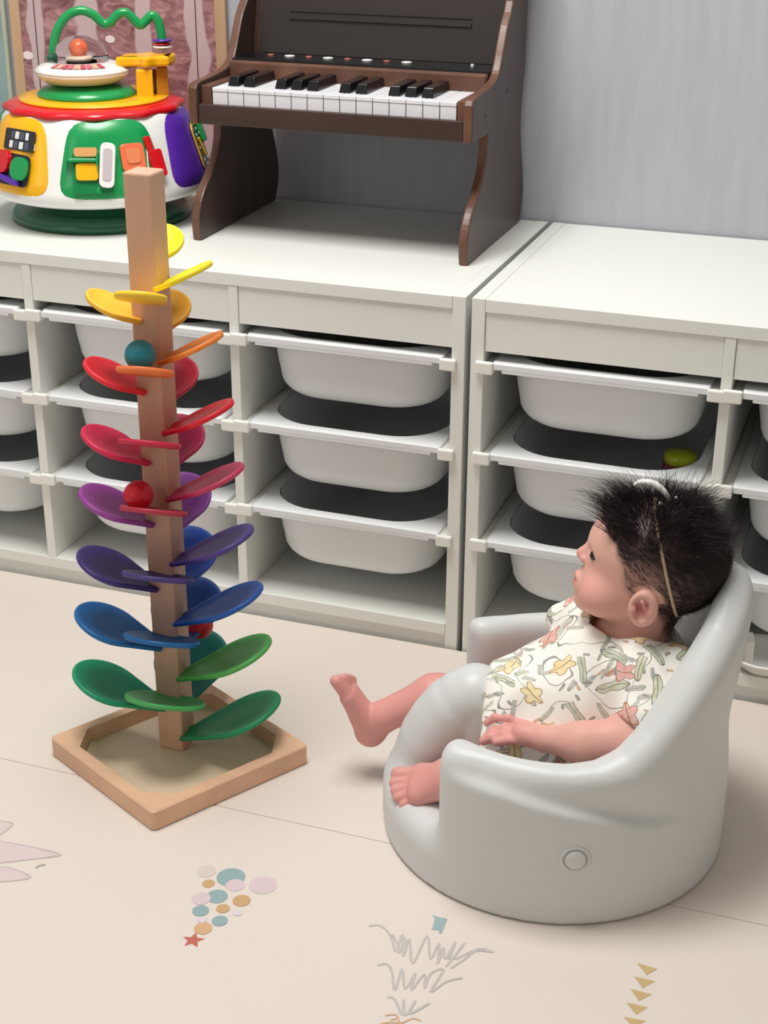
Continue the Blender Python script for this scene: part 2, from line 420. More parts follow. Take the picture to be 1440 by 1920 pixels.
# toy cup lying in a bin
t = thing('toy_cup', 'lime and crimson toy cup standing in the bin above the baby\'s head', 'toy', (baysB[0]+.098, .112, .2122))
obj('cup_body', lathe_bm([(.022, 0), (.025, .004), (.0245, .070), (.024, .0725)], 28), m_crim, t, True)
obj('cup_lid', lathe_bm([(.0225, .0727), (.0225, .083), (.018, .087), (.004, .088)], 28), m_lime, t, True)
# shallow dish on the bottom board
t = thing('plastic_dish', 'shallow white dish on the bottom board at the right edge', 'dish', (.425, .035, .0367))
obj('dish_bowl', lathe_bm([(.030, 0), (.034, .002), (.046, .018), (.050, .0205), (.050, .0225), (.046, .0225), (.042, .018), (.030, .004), (.004, .004)], 32), m_rail, t, True)

# ------------------------------------------------------------------ marble tower
base_pts = [(-.205, -.540), (-.0885, -.3435), (-.2865, -.2385), (-.403, -.4365)]
m_bfl = mat('beech_tray_floor', '#E6CDB2', .55, var=.06, vscale=18, stretch=(.2, 1, 1))
cx0 = sum(p[0] for p in base_pts)/4; cy0 = sum(p[1] for p in base_pts)/4
tw = thing('marble_tower', 'tall rainbow leaf marble run tower of beech on a square tray', 'toy', (cx0, cy0, 0))
loc = [(x-cx0, y-cy0) for x, y in base_pts]
def round_poly(poly, r, n=5):
    out = []; N = len(poly)
    for i in range(N):
        p = Vector(poly[i]); a = (Vector(poly[i-1])-p).normalized(); b = (Vector(poly[(i+1) % N])-p).normalized()
        for k in range(n+1):
            t = k/n; q = p+a*r*(1-t)**2+b*r*t**2; out.append((q.x, q.y))
    return out
outer = round_poly(loc, .008, 4)
def inset(poly, f): return [(x*f, y*f) for x, y in poly]
inn0 = inset(loc, .865); inner = []
for i in range(4):    # inner opening with cut corners
    p = Vector(inn0[i]); a = (Vector(inn0[i-1])-p).normalized(); b = (Vector(inn0[(i+1) % 4])-p).normalized()
    cut = .030
    for k in range(5):
        t = k/4; q = (p+a*cut)*(1-t)+(p+b*cut)*t; inner.append((q.x, q.y))
bm = bmesh.new()
rings = [[(x, y, .0012) for x, y in outer], [(x, y, .025) for x, y in outer], [(x*.985, y*.985, .0265) for x, y in outer], [(x, y, .0265) for x, y in inner], [(x*.992, y*.992, .004) for x, y in inner]]
R = bridge(bm, rings); bm.faces.new(list(reversed(R[0]))); bmesh.ops.recalc_face_normals(bm, faces=bm.faces)
obj('tray_frame', bm, m_beech_h, tw)
obj('tray_floor', prism_bm([(x*.99, y*.99) for x, y in inner], 'z', .0022, .0062), m_bfl, tw)
for x, y in inset(loc, .9): obj('rubber_foot', lathe_bm([(.004, 0), (.004, .0014)], 12, (x, y)), m_dark, tw)
sx, sy = -.26, -.367
bm = bmesh.new(); add_box(bm, -.0170, .0170, -.0170, .0170, .0063, .734, .0025, 2)
stem = obj('stem', bm, m_beech, tw); stem.location = (sx-cx0, sy-cy0, 0)
def leaf_mesh(L, W, th=.0062, w0=.0095):
    rad = W/2; c = L-rad; d = math.hypot(c, w0)
    al = math.acos(min(1, rad/d)); bs = math.atan2(w0, -c); A = bs-al
    pts = [(c+rad*math.cos(A*(1-2*k/36)), rad*math.sin(A*(1-2*k/36))) for k in range(37)]
    k0 = [(0+(pts[0][0])*t, w0+(pts[0][1]-w0)*t) for t in (0, .33, .66)]
    pts = k0+pts+[(x, -y) for x, y in reversed(k0)]
    pts += [(0, -w0*.33), (0, w0*.33)]
    cen = (c*.9, 0); n = len(pts); bm = bmesh.new()
    def ring(s, z, dz=0): return [bm.verts.new((cen[0]+(x-cen[0])*s, cen[1]+(y-cen[1])*s, z)) for x, y in pts]
    prof = [(.3, th*.5-.0036), (.55, th*.5-.0034), (.72, th*.5-.0026), (.86, th*.5-.0010), (.93, th*.5-.0001), (.975, th*.5), (.995, th*.25), (1.0, 0), (.99, -th*.3), (.96, -th*.5), (.3, -th*.5)]
    Rg = [ring(s, z) for s, z in prof]
    for a, b in zip(Rg, Rg[1:]):
        for i in range(n): bm.faces.new((a[i], b[i], b[(i+1) % n], a[(i+1) % n]))
    bm.faces.new(Rg[0]); bm.faces.new(list(reversed(Rg[-1])))
    bmesh.ops.recalc_face_normals(bm, faces=bm.faces)
    return bm
LEAF = {   # azimuth, rise, roll, azimuth offset, side shift, length, width, heights
    'R': (0, 25.8, -5.8, 14.8, -.0142, (.066, .077), (.061, .043), (-1.3, 2.2), [.606, .521, .436, .353, .269, .188, .111, .025]),
    'F': (-90, 23.8, 6.9, -4.4, .0163, (.066, .029), (.053, .053), (-.5, -6.0), [.590, .505, .419, .336, .251, .167, .082]),
    'L': (180, 28.0, .4, 17.4, .0101, (.060, .073), (.058, .039), (-3.7, 2.3), [.568, .484, .397, .318, .232, .151, .065]),
    'B': (90, 26.0, 0.0, 8.0, .004, (.065, .070), (.060, .042), (0, 0), [.628, .545, .459, .376, .292, .211, .133, .048])}
LC = {'B': ['F7E81E', 'D99A1C', 'B81434', 'B01850', '8A40A0', '0C48A4', '0A3C80', '047062'],
      'R': ['F8E428', 'F58A35', 'DC1A30', 'C43860', '4E3A88', '1A52A4', '4FA84E', '0A8A58'],
      'F': ['F6CC34', 'F27F42', 'CC2448', 'B83048', '46387C', '0E62A2', '48AA5C'],
      'L': ['FFC038', 'EE2C38', 'DC2656', '9A42A0', '3A2A74', '0A66A8', '0E9A6A']}
for cl, (az, th0, ps0, da, lat, LL, WW, sl_, zs) in LEAF.items():
    for i, z in enumerate(zs):
        s = 1-z/.65; L = LL[0]+LL[1]*s; W = WW[0]+WW[1]*s; th = th0+sl_[0]*s; ps = ps0+sl_[1]*s
        Mx = Matrix.Translation((sx-cx0, sy-cy0, z)) @ Matrix.Rotation(math.radians(az+da), 4, 'Z') @ Matrix.Translation((.009, lat, 0)) @ Matrix.Rotation(-math.radians(th), 4, 'Y') @ Matrix.Rotation(math.radians(ps), 4, 'X')
        c = LC[cl][i]
        o = obj('leaf', leaf_mesh(L, W), mat('stain_'+c, '#'+c, .42, bump=.06, bscale=150, var=.06, vscale=30, stretch=(1, .2, 1)), tw, True)
        o.matrix_local = Mx
for nm, p, c, lb in (('ball', (-.2512, -.416, .5405), '1D7F8E', 'teal wooden ball resting on the orange leaf of the marble tower'),
                     ('ball', (-.2620, -.421, .3725), 'C8102A', 'red wooden ball beside the purple leaf, front of the marble tower'),
                     ('ball', (-.2480, -.312, .1500), 'C0102A', 'red wooden ball half hidden behind the tower stem, between blue leaves')):
    o = obj(nm, ball_bm((0, 0, 0), .0172, seg=32), mat('ball_'+c, '#'+c, .45, bump=.05), None, True, loc=p); tag(o, lb, 'ball')

# ------------------------------------------------------------------ toy piano
PX0, PX1 = -.462, -.042; PC = ((PX0+PX1)/2, .30)
pn = thing('toy_piano', 'dark walnut toy upright piano on the white shelf', 'toy piano', (PC[0], PC[1], H))
def pl(x, y, z): return (x-PC[0], y-PC[1], z-H)
prof = [(.147, .5195), (.144, .545), (.150, .568), (.165, .588), (.188, .605), (.208, .622), (.222, .642), (.229, .660), (.231, .684), (.152, .686), (.152, .735), (.156, .741), (.170, .7435)]
prof += [(.225, .7465), (.260, .751), (.280, .759), (.293, .775), (.305, .796), (.320, .820), (.345, .850), (.366, .93), (.425, .93), (.424, .75), (.414, .70), (.412, .672), (.420, .635), (.434, .600), (.440, .570), (.437, .545), (.424, .5195)]
loc_p = [(y-PC[1], z-H) for y, z in prof]
sm = spline([(a, b, 0) for a, b in loc_p[:8]], 3)[:-1]
poly = [(p.x, p.y) for p in sm]+loc_p[8:12]+[(p.x, p.y) for p in spline([(a, b, 0) for a, b in loc_p[12:21]], 3)]+loc_p[21:23]+[(p.x, p.y) for p in spline([(a, b, 0) for a, b in loc_p[23:]], 3)]
for x0 in (PX0, PX1-.0135):
    o = obj('side_panel', prism_bm(poly, 'x', x0-PC[0], x0-PC[0]+.0135, .0025), m_walnut_v, pn)
    o.data.materials.append(m_edge)
    for p in o.data.polygons:
        if abs(p.normal.x) < .5: p.material_index = 1
    for y, z in ((.215, .712), (.325, .730)):
        bm = bmesh.new(); xx = (x0-.0004 if x0 == PX0 else x0+.0131)-PC[0]
        add_box(bm, xx, xx+.0008, y-PC[1]-.003, y-PC[1]+.003, z-H-.003, z-H+.003)
        obj('screw_cap', bm, mat('dull_brown_cap', '#33251F', .5), pn)
def pbox(name, a, b, c, d, e, f, m, bev=.0012, parent=pn):
    return box(name, (a-PC[0], b-PC[0], c-PC[1], d-PC[1], e-H, f-H), m, parent, bev)
ia, ib = PX0+.0138, PX1-.0138
pbox('front_rail', ia, ib, .155, .166, .686, .7135, m_edge if False else m_walnut)
pbox('key_bed', ia, ib, .1662, .36, .6865, .700, m_walnut)
pbox('key_cheek', ia, ia+.0165, .1665, .262, .7002, .738, m_edge); pbox('key_cheek', ib-.0125, ib, .1665, .262, .7002, .738, m_edge)
pbox('key_rail', ia, ib, .262, .274, .7002, .760, m_edge, .003)
pbox('control_strip', ia, ib, .2742, .342, .7002, .7625, m_black)
def slanted(name, xa, xb, y0, z0, z1, th, m):
    # board leaning back 12 degrees
    k = math.tan(math.radians(12)); yy = lambda z: y0+(z-.7625)*k
    return obj(name, prism_bm([(yy(z0)-PC[1], z0-H), (yy(z1)-PC[1], z1-H), (yy(z1)+th-PC[1], z1-H), (yy(z0)+th-PC[1], z0-H)], 'x', xa-PC[0], xb-PC[0], .0008), m, pn)
slanted('music_panel', ia+.016, ib, .3425, .7630, .925, .008, m_panel)
slanted('music_panel_surround', ia, ib, .3507, .7002, .925, .008, m_walnut)
slanted('music_ledge', ia+.06, ib-.05, .3395, .812, .8165, .0029, m_panel)
slanted('music_ledge', ia+.06, ib-.05, .3405, .8225, .825, .0019, m_panel)
pbox('top_lid', PX0-.006, PX1+.006, .360, .436, .9305, .942, m_walnut)
kx0, kx1 = ia+.0172, ib-.0132; kw = (kx1-kx0)/15
k0 = None
for i in range(15):
    pbox('white_key', kx0+i*kw+.0004, kx0+(i+1)*kw-.0004, .1665, .2618, .7300, .7358, m_ivory, .0008)
for i in range(15):
    b = pbox('key_front', kx0+i*kw+.0006, kx0+(i+1)*kw-.0006, .1672, .1695, .7012, .7297, m_ivory, .0004)
for i in (1, 2, 4, 5, 6, 8, 9, 11, 12, 13):
    xk = kx0+i*kw
    bm = bmesh.new(); hw = kw*.36
    A = [(xk-hw, .186, .7362), (xk+hw, .186, .7362), (xk+hw, .2615, .7362), (xk-hw, .2615, .7362)]
    Bq = [(xk-hw*.8, .192, .7490), (xk+hw*.8, .192, .7490), (xk+hw*.8, .2615, .7490), (xk-hw*.8, .2615, .7490)]
    a = [bm.verts.new(pl(*p)) for p in A]; b = [bm.verts.new(pl(*p)) for p in Bq]
    bm.faces.new(list(reversed(a))); bm.faces.new(b)
    for q in range(4): bm.faces.new((a[q], a[(q+1) % 4], b[(q+1) % 4], b[q]))
    bmesh.ops.bevel(bm, geom=list(bm.edges), offset=.0012, segments=2, profile=.5, affect='EDGES')
    obj('black_key', bm, m_black, pn)
for i in range(8):
    x = -.405+i*.0305
    bm = lathe_bm([(.0078 if i % 2 else .0055, .7625-H), (.0076 if i % 2 else .0052, .7637-H), (.004, .7643-H)], 20, (x-PC[0], .318-PC[1]))
    obj('button', bm, m_wp if i % 2 else mat('dusty_red', '#A8605E', .3), pn, True)
obj('indicator_light', lathe_bm([(.0025, .7625-H), (.002, .765-H)], 12, (-.094-PC[0], .322-PC[1])), m_wp, pn)
bm = bmesh.new(); xx = -.262; yl = .3422+(.860-.7625)*math.tan(math.radians(12))
for i in range(14):      # faint dark lettering, only its lower edge is in view
    if i in (5, 9): xx += .004
    add_box(bm, xx-PC[0], xx-PC[0]+.004, yl-PC[1], yl-PC[1]+.003, .856-H+.001*(i % 3), .866-H, 0); xx += .0072
o = obj('panel_lettering', bm, mat('letter_brown', '#6A5550', .5), pn); o['kind'] = 'stuff'

# ------------------------------------------------------------------ round activity toy
TC = (-.6657, .2441); TW = math.atan2(.492, .87)
ty = thing('activity_toy', 'round activity toy with coloured panels and a green looping tube', 'toy', (TC[0], TC[1], H), TW)
# local: +x to the photo's right, -y towards the camera; z above shelf top
def tz(z): return z-H
obj('foot_ring', lathe_bm([(.120, .0005), (.137, .001), (.139, .010), (.130, .018), (.112, .020), (.100, .024), (.097, .040)], 64), m_dgrn, ty, True)
obj('body', lathe_bm([(.095, tz(.557)), (.150, tz(.560)), (.166, tz(.566)), (.170, tz(.574)), (.167, tz(.585)), (.150, tz(.640)), (.138, tz(.676)), (.128, tz(.690)), (.112, tz(.697)), (.03, tz(.698))], 72), m_wp, ty, True)
def t2(z): return z-H-.006
# scalloped red crown, yellow and green discs
obj('crown_ring', lathe_bm([(.104, tz(.688)), (.128, tz(.683)), (.134, tz(.686)), (.134, tz(.691)), (.126, tz(.695)), (.112, tz(.6975)), (.09, tz(.6978))], 96, wob=lambda a, z: .022*math.cos(12*a)*(1 if z < tz(.694) else .3)), m_red, ty, True)
obj('yellow_disc', lathe_bm([(.112, tz(.6978)), (.112, tz(.7005)), (.09, tz(.7018)), (.03, tz(.702))], 64), m_yel, ty, True)
gx = .0
obj('green_dome', lathe_bm([(.074, t2(.708)), (.074, t2(.712)), (.066, t2(.719)), (.050, t2(.724)), (.03, t2(.726))], 48, (-.01, .0)), m_grn, ty, True)
sc_ = (-.014, .0)
obj('saucer_base', lathe_bm([(.03, t2(.7255)), (.056, t2(.728)), (.068, t2(.737)), (.071, t2(.7425))], 48, sc_), m_cream, ty, True)
obj('saucer_top', lathe_bm([(.071, t2(.7427)), (.071, t2(.746)), (.064, t2(.751)), (.050, t2(.755)), (.02, t2(.757))], 48, sc_), m_wp, ty, True)
# printed band on the saucer
bm = bmesh.new()
for i in range(9):
    a0 = math.radians(-140+i*9.5); a1 = math.radians(-140+(i+1)*9.5-1)
    q = []
    for a, r in ((a0, .046), (a1, .046), (a1, .061), (a0, .061)): q.append(bm.verts.new((sc_[0]+r*math.cos(a), sc_[1]+r*math.sin(a), t2(.7575) if r < .05 else t2(.7535))))
    f = bm.faces.new(q); f.material_index = i % 3
o = obj('saucer_label', bm, mat('label_pink', '#D06878', .4), ty); o.data.materials.append(mat('label_tan', '#D8B090', .4)); o.data.materials.append(mat('label_rose', '#C05060', .4))
# clear dome with an orange ball
glass = bpy.data.materials.new('clear_dome'); glass.use_nodes = True
gb = glass.node_tree.nodes['Principled BSDF']; gb.inputs['Transmission Weight'].default_value = 1; gb.inputs['Roughness'].default_value = .03; gb.inputs['IOR'].default_value = 1.12; gb.inputs['Base Color'].default_value = (.95, .95, .95, 1)
dprof = [(.044*math.cos(a), t2(.757)+.036*math.sin(a)) for a in [math.radians(x) for x in range(0, 88, 8)]]
obj('dome_cover', lathe_bm(dprof, 40, (-.018, .008)), glass, ty, True)
obj('orange_ball', ball_bm((-.018, .008, t2(.772)), .0125), m_org, ty, True)
obj('ball_cup', lathe_bm([(.018, t2(.7571)), (.018, t2(.761)), (.012, t2(.763)), (.004, t2(.7635))], 24, (-.018, .008)), m_cream, ty, True)
# looping tube
LP = [(-.056, tz(.752)), (-.054, tz(.772)), (-.046, tz(.796)), (-.030, tz(.815)), (-.010, tz(.822)), (.008, tz(.815)), (.021, tz(.803)), (.032, tz(.805)), (.044, tz(.816)), (.056, tz(.818)), (.067, tz(.808)), (.075, tz(.800)), (.084, tz(.806)), (.094, tz(.814)), (.102, tz(.806)), (.106, tz(.788)), (.107, tz(.765))]
obj('looping_tube', tube_bm(spline([(x, .012-.03*(x+.05), z) for x, z in LP], 5), .0068, 12), m_grn, ty, True)
obj('tube_socket', lathe_bm([(.010, tz(.748)), (.010, tz(.757)), (.007, tz(.760))], 20, (-.056, .012)), m_dgrn, ty, True)
for z, m_, r in ((.7665, m_wp, .0145), (.771, m_red, .013), (.776, m_pur, .0150)):
    obj('bead', lathe_bm([(r*.6, tz(z)), (r, tz(z)+.001), (r, tz(z)+.003), (r*.6, tz(z)+.004)], 24, (.107, .0073)), m_, ty, True)
# yellow splash-shaped platform on a post
ang = [0, 28, 55, 85, 115, 150, 180, 205, 230, 262, 290, 318, 340]
rr_ = [.030, .040, .026, .036, .025, .036, .034, .047, .027, .036, .026, .034, .024]
sp = spline([(.085+r*1.15*math.cos(math.radians(a)), -.008+r*.95*math.sin(math.radians(a)), 0) for a, r in zip(ang, rr_)], 5, True)
obj('splash_platform', prism_bm([(p.x, p.y) for p in sp], 'z', t2(.750), t2(.7655), .004), m_yel, ty)
obj('platform_post', prism_bm([(.064, -.036), (.088, -.036), (.090, -.020), (.064, -.016)], 'z', t2(.700), t2(.7478), .003), m_yel, ty)
obj('platform_post', prism_bm([(.094, -.02), (.112, -.014), (.110, .012), (.098, .010)], 'z', t2(.700), t2(.7478), .003), mat('amber_plastic', '#D8922A', .3), ty)
obj('mirror_roller', lathe_bm([(.004, t2(.706)), (.011, t2(.712)), (.013, t2(.724)), (.011, t2(.736)), (.004, t2(.742))], 20, (.092, .004)), mat('smoky_chrome', '#8C8084', .2), ty, True)

def panel_frame(phi):     # outward direction phi (deg, local) -> matrix for a plate lying on the sloped body side
    a = math.radians(phi)
    nrm = Vector((math.cos(a), math.sin(a), .32)).normalized()
    tang = Vector((-math.sin(a), math.cos(a), 0)); upv = nrm.cross(tang)
    return tang, upv, nrm
def curved_plate(phi, half, z0, z1, r_, th, n=16, m=10, off=0):
    """rounded-rectangle plate wrapped on the body cone"""
    bm = bmesh.new(); top = {}; 
    def rad(z): return np.interp(z, [tz(.565), tz(.585), tz(.640), tz(.676), tz(.690)], [.170, .1675, .1505, .1385, .129])
    H_ = (z1-z0)/2; Wd = half*math.pi/180*.155
    def mapp(u, v, t):       # square -> rounded rect
        k = 5.0; 
        uu, vv = u, v
        d = (abs(uu)**k+abs(vv)**k)**(1/k)
        mxx = max(abs(uu), abs(vv))
        if d > 1e-6: uu, vv = uu*mxx/d, vv*mxx/d
        wd = half*(1.0+.10*(-vv))
        a = math.radians(phi+uu*wd); z = (z0+z1)/2+vv*H_
        r = rad(z)+off+t
        return (r*math.cos(a), r*math.sin(a), z)
    g = [[bm.verts.new(mapp(-1+2*i/n, -1+2*j/m, th if 0 < i < n and 0 < j < m else 0)) for j in range(m+1)] for i in range(n+1)]
    # push edge ring outwards slightly for a rounded border
    for i in range(n):
        for j in range(m): bm.faces.new((g[i][j], g[i+1][j], g[i+1][j+1], g[i][j+1]))
    bmesh.ops.recalc_face_normals(bm, faces=bm.faces)
    return bm
for k, (phi, m_) in enumerate([(-82.5, m_grn), (-144.5, m_yel), (-21, m_pur), (40, m_red), (100, m_blue), (160, m_grn)]):
    o = obj('side_plate', curved_plate(phi, 26.5, tz(.578), tz(.685), .01, .004), m_, ty, True)
    o['label'] = ['green side plate', 'yellow side plate', 'purple side plate', 'red side plate', 'blue side plate', 'green rear side plate'][k]
# pieces on the green panel
def bodyr(z): return float(np.interp(z, [.565, .585, .640, .676, .690], [.170, .1675, .1505, .1385, .129]))
def plate_piece(name, phi, z, w_, h_, th, m_, off=.004, tilt=0, rnd=.005, parent=ty, shape=None):
    tang, upv, nrm = panel_frame(phi)
    bm = bmesh.new()
    if shape is None:
        poly = round_poly([(-w_/2, -h_/2), (w_/2, -h_/2), (w_/2, h_/2), (-w_/2, h_/2)], rnd, 4)
    else: poly = shape
    bm = prism_bm(poly, 'z', 0, th, min(.0012, th*.3))
    o = obj(name, bm, m_, parent)
    base = Vector((math.cos(math.radians(phi)), math.sin(math.radians(phi)), 0))*(bodyr(z)+off)+Vector((0, 0, z-H))
    R = Matrix((tang, upv, nrm)).transposed().to_4x4()
    o.matrix_local = Matrix.Translation(base) @ R @ Matrix.Rotation(math.radians(tilt), 4, 'Z')
    return o
plate_piece('recess_frame', -93, .616, .056, .060, .003, mat('mid_green_plastic', '#0C7E45', .3))
plate_piece('hinge_door', -85.5, .627, .022, .064, .004, m_wp, .011, -7, .009)
plate_piece('hinge_door_inlay', -85.5, .629, .013, .046, .001, mat('grey_inlay', '#C9BEC2', .4), .0152, -7, .005)
plate_piece('small_shelf', -98, .633, .044, .005, .010, m_grn, .006)
plate_piece('sticker', -96, .645, .034, .013, .001, mat('sticker_orange', '#E8A868', .4), .0075)
plate_piece('yellow_button', -95.5, .618, .032, .025, .006, m_yel, .006, 0, .006)
plate_piece('orange_button', -71.5, .634, .036, .040, .005, m_org, .004, 0, .008)
plate_piece('orange_button_relief', -71.5, .637, .021, .021, .002, mat('orange_relief', '#E88A58', .35), .009, 0, .006)
plate_piece('white_cord', -63, .636, .002, .044, .0016, m_wp, .0045, -8, .0009)
plate_piece('red_lever', -58.5, .622, .022, .040, .007, m_red, .004, 4, .005)
plate_piece('red_lever', -61.5, .650, .010, .022, .006, m_red, .004, 8, .004)
plate_piece('green_bump', -88, .592, .020, .009, .003, m_grn, .0045, 0, .003)
# pieces on the yellow panel
plate_piece('checker_backing', -137, .655, .064, .030, .001, m_dark, .0045, 0, .003)
for i in range(6):
    for j in range(2):
        plate_piece('checker_tile', -147.5+i*4.2, .648+j*.013, .0082, .0105, .0012, (m_wp if (i+j) % 2 else mat('slate_tile', '#565A70', .4)), .0055, 0, .001)
plate_piece('recess_backing', -139, .614, .074, .046, .001, mat('navy_recess', '#1C2438', .4), .0045, 0, .012)
for ph, c, z in ((-146, m_red, .622), (-132.5, m_grn, .616)):
    plate_piece('dial_knob', ph, z, .034, .034, .008, c, .0052, 0, .0165)
plate_piece('purple_lever', -141, .600, .056, .008, .010, m_pur, .0052, -8, .003)
# pieces on the purple panel
plate_piece('clock_frame', -15, .628, .040, .074, .003, mat('gold_rim', '#D0A63C', .3), .004, 0, .016)
plate_piece('clock_face', -15, .628, .034, .067, .001, m_dark, .0072, 0, .014)
plate_piece('clock_hand', -16, .628, .006, .030, .002, m_yel, .0084, 15, .002)
for i in range(8):
    a = i*math.pi/4
    plate_piece('clock_tick', -15+5*math.cos(a), .628+.026*math.sin(a), .003, .004, .001, m_wp, .0084, 0, .001)
plate_piece('green_flap', -9, .648, .016, .034, .008, m_grn, .008, 0, .004)

# ------------------------------------------------------------------ pictures standing behind
FX0, FX1, FY = -.922, -.531, .4415
pf = thing('picture_frame', 'light wood framed picture of rosy timber behind the activity toy', 'picture', ((FX0+FX1)/2, FY, H))
hw = (FX1-FX0)/2
mf = mat('pale_pine', '#C9A583', .55, var=.08, vscale=30, stretch=(1, 1, .1))
for (a, b, c, d) in ((-hw, -hw+.019, .0005, .50), (hw-.019, hw, .0005, .50)): box('frame_side', (a, b, -.009, 0, c, d), mf, pf)
box('frame_rail', (-hw+.0192, hw-.0192, -.009, 0, .0005, .02), mf, pf); box('frame_rail', (-hw+.0192, hw-.0192, -.009, 0, .48, .50), mf, pf)
mp_ = bpy.data.materials.new('rosy_timber_print'); mp_.use_nodes = True; nt = mp_.node_tree; b = nt.nodes['Principled BSDF']; b.inputs['Roughness'].default_value = .35
tc = nt.nodes.new('ShaderNodeTexCoord'); mpn = nt.nodes.new('ShaderNodeMapping'); mpn.inputs['Scale'].default_value = (1, 1, 2.2)
nn = nt.nodes.new('ShaderNodeTexNoise'); nn.inputs['Scale'].default_value = 26; nn.inputs['Detail'].default_value = 8; nn.inputs['Distortion'].default_value = 1.5
cr = nt.nodes.new('ShaderNodeValToRGB'); e = cr.color_ramp.elements
e[0].position = .3; e[0].color = lin('#7A4F52'); e[1].position = .7; e[1].color = lin('#C79A9C'); q = cr.color_ramp.elements.new(.5); q.color = lin('#A27478')
wv = nt.nodes.new('ShaderNodeTexWave'); wv.bands_direction = 'X'; wv.inputs['Scale'].default_value = 3.1; wv.inputs['Distortion'].default_value = 5.5; wv.inputs['Detail'].default_value = 3; wv.inputs['Detail Scale'].default_value = 1.2
cr2 = nt.nodes.new('ShaderNodeValToRGB'); e = cr2.color_ramp.elements; e[0].position = .70; e[0].color = (0, 0, 0, 1); e[1].position = .8; e[1].color = (1, 1, 1, 1)
mx = nt.nodes.new('ShaderNodeMix'); mx.data_type = 'RGBA'; mx.inputs[7].default_value = lin('#CDB6B8')
L_ = nt.links.new
L_(tc.outputs['Object'], mpn.inputs[0]); L_(mpn.outputs[0], nn.inputs['Vector']); L_(nn.outputs['Fac'], cr.inputs[0]); L_(cr.outputs[0], mx.inputs[6])
L_(tc.outputs['Object'], wv.inputs['Vector']); L_(wv.outputs['Fac'], cr2.inputs[0]); L_(cr2.outputs[0], mx.inputs[0]); L_(mx.outputs[2], b.inputs['Base Color'])
box('picture_print', (-hw+.019, hw-.019, -.006, -.003, .02, .48), mp_, pf, 0)
for dx, dz, r in ((-.168, .205, .0085), (-.012, .238, .0075), (.02, .36, .007), (-.10, .33, .007)):
    bm = bmesh.new(); vv = [bm.verts.new((dx+r*1.2*math.cos(a*math.pi/10), -.0066, dz+r*.8*math.sin(a*math.pi/10))) for a in range(20)]; bm.faces.new(vv)
    obj('white_spot', bm, mat('print_white', '#F6E6E6', .4), pf)
for dx in (.142, -.150): box('plank_joint', (dx, dx+.0016, -.0066, -.0062, .03, .47), mat('joint_brown', '#5C3438', .5), pf, 0)
pb = thing('poster_board', 'grey-teal board at the photo\'s left edge beside the framed picture', 'picture', (-1.09, .441, H))
box('board_panel', (-.15, .15, -.006, 0, .0005, .46), mat('grey_teal', '#8FA9A8', .5, var=.25, vscale=6), pb)
box('board_edging', (.1502, .158, -.007, 0, .0005, .462), mat('pale_green_edge', '#B7BDA8', .5), pb)

# ================================================================== baby floor seat and baby
SEAT = (.225, -.353); SROT = math.radians(191)
def seat_sdf(P):
    x, y, z = P[:, 0], P[:, 1], P[:, 2]
    rho = np.hypot(x, y); t = np.degrees(np.abs(np.arctan2(y, x)))
    harm = np.interp(t, [0, 60, 96, 106, 115, 124, 133, 142, 154, 165, 175, 180], [.184, .184, .184, .188, .199, .220, .247, .275, .310, .332, .342, .343])
    # soft crease on the flanks: the wall bulges above it
    zc = np.interp(t, [55, 75, 100, 125, 160], [.163, .160, .142, .118, .10])
    fade = np.interp(t, [55, 66, 118, 140], [0, 1, 1, 0])
    R = .1985-.0085*fade*sstep(zc-.007, zc+.006, z)*(1-sstep(zc+.008, zc+.055, z))
    back = sstep(110, 165, t)
    R = R-.006*np.exp(-((z-.17)/.05)**2)*back+.007*sstep(.2, .34, z)*back
    td = np.clip(t-49.5, -90, 90)
    wedge = -rho*np.sin(np.radians(td))
    top = smin(smax((z-harm)*.8, wedge, .014), z-.067, .030)
    d = smax(smax(rho-R, top, .030), -z, .006)
    Ri = .150-.022*back*(1-sstep(.10, .33, z))+.012*back*sstep(.2, .34, z)
    cav = smax(rho-Ri, .066-z, .03)
    d = smax(d, -cav, .022)
    post = None
    pp = [(.154, .02), (.154, .05), (.151, .075), (.143, .098), (.132, .119), (.118, .139), (.106, .152), (.094, .159), (.088, .150), (.090, .11), (.095, .06)]
    for (a_, b_), (c_, e_) in zip(pp, pp[1:]):
        q_ = caps(P, (a_, 0, b_), (c_, 0, e_), .0395 if a_ > .12 else .0375); post = q_ if post is None else np.minimum(post, q_)
    post = smax(post, rho-.196, .02)
    d = smin(d, post, .022)
    return smax(d, -z+.0005, .002)
v, q = nets(seat_sdf, (-.23, -.225, -.012), (.225, .225, .372), .0036)
seat = thing('baby_floor_seat', 'pale grey moulded foam baby floor seat holding the baby', 'baby seat', (SEAT[0], SEAT[1], 0), SROT)
link('seat_shell', np_mesh('seat_shell', v, q), m_chair, seat)
# round knob on the near flank
ka = math.radians(99)
kd = Vector((math.cos(ka), math.sin(ka), 0))
def flank(name, prof, zc, ang, m_):
    bm = lathe_bm(prof, 40)
    o = obj(name, bm, m_, seat, True)
    d_ = Vector((math.cos(ang), math.sin(ang), 0))
    o.matrix_local = Matrix.Translation(d_*.1968+Vector((0, 0, zc))) @ Vector((0, 0, 1)).rotation_difference(d_).to_matrix().to_4x4()
    return o
flank('knob_ring', [(.0165, 0), (.0165, .0022), (.0145, .0032), (.0125, .0022), (.0125, .0006)], .088, ka, m_chair)
flank('knob_button', [(.0108, .0005), (.0108, .0046), (.0095, .0058), (.002, .0060)], .088, ka, m_chair)
box('rear_bracket', (-.2105, -.200, -.012, .012, .235, .262), m_rail, seat, .002)

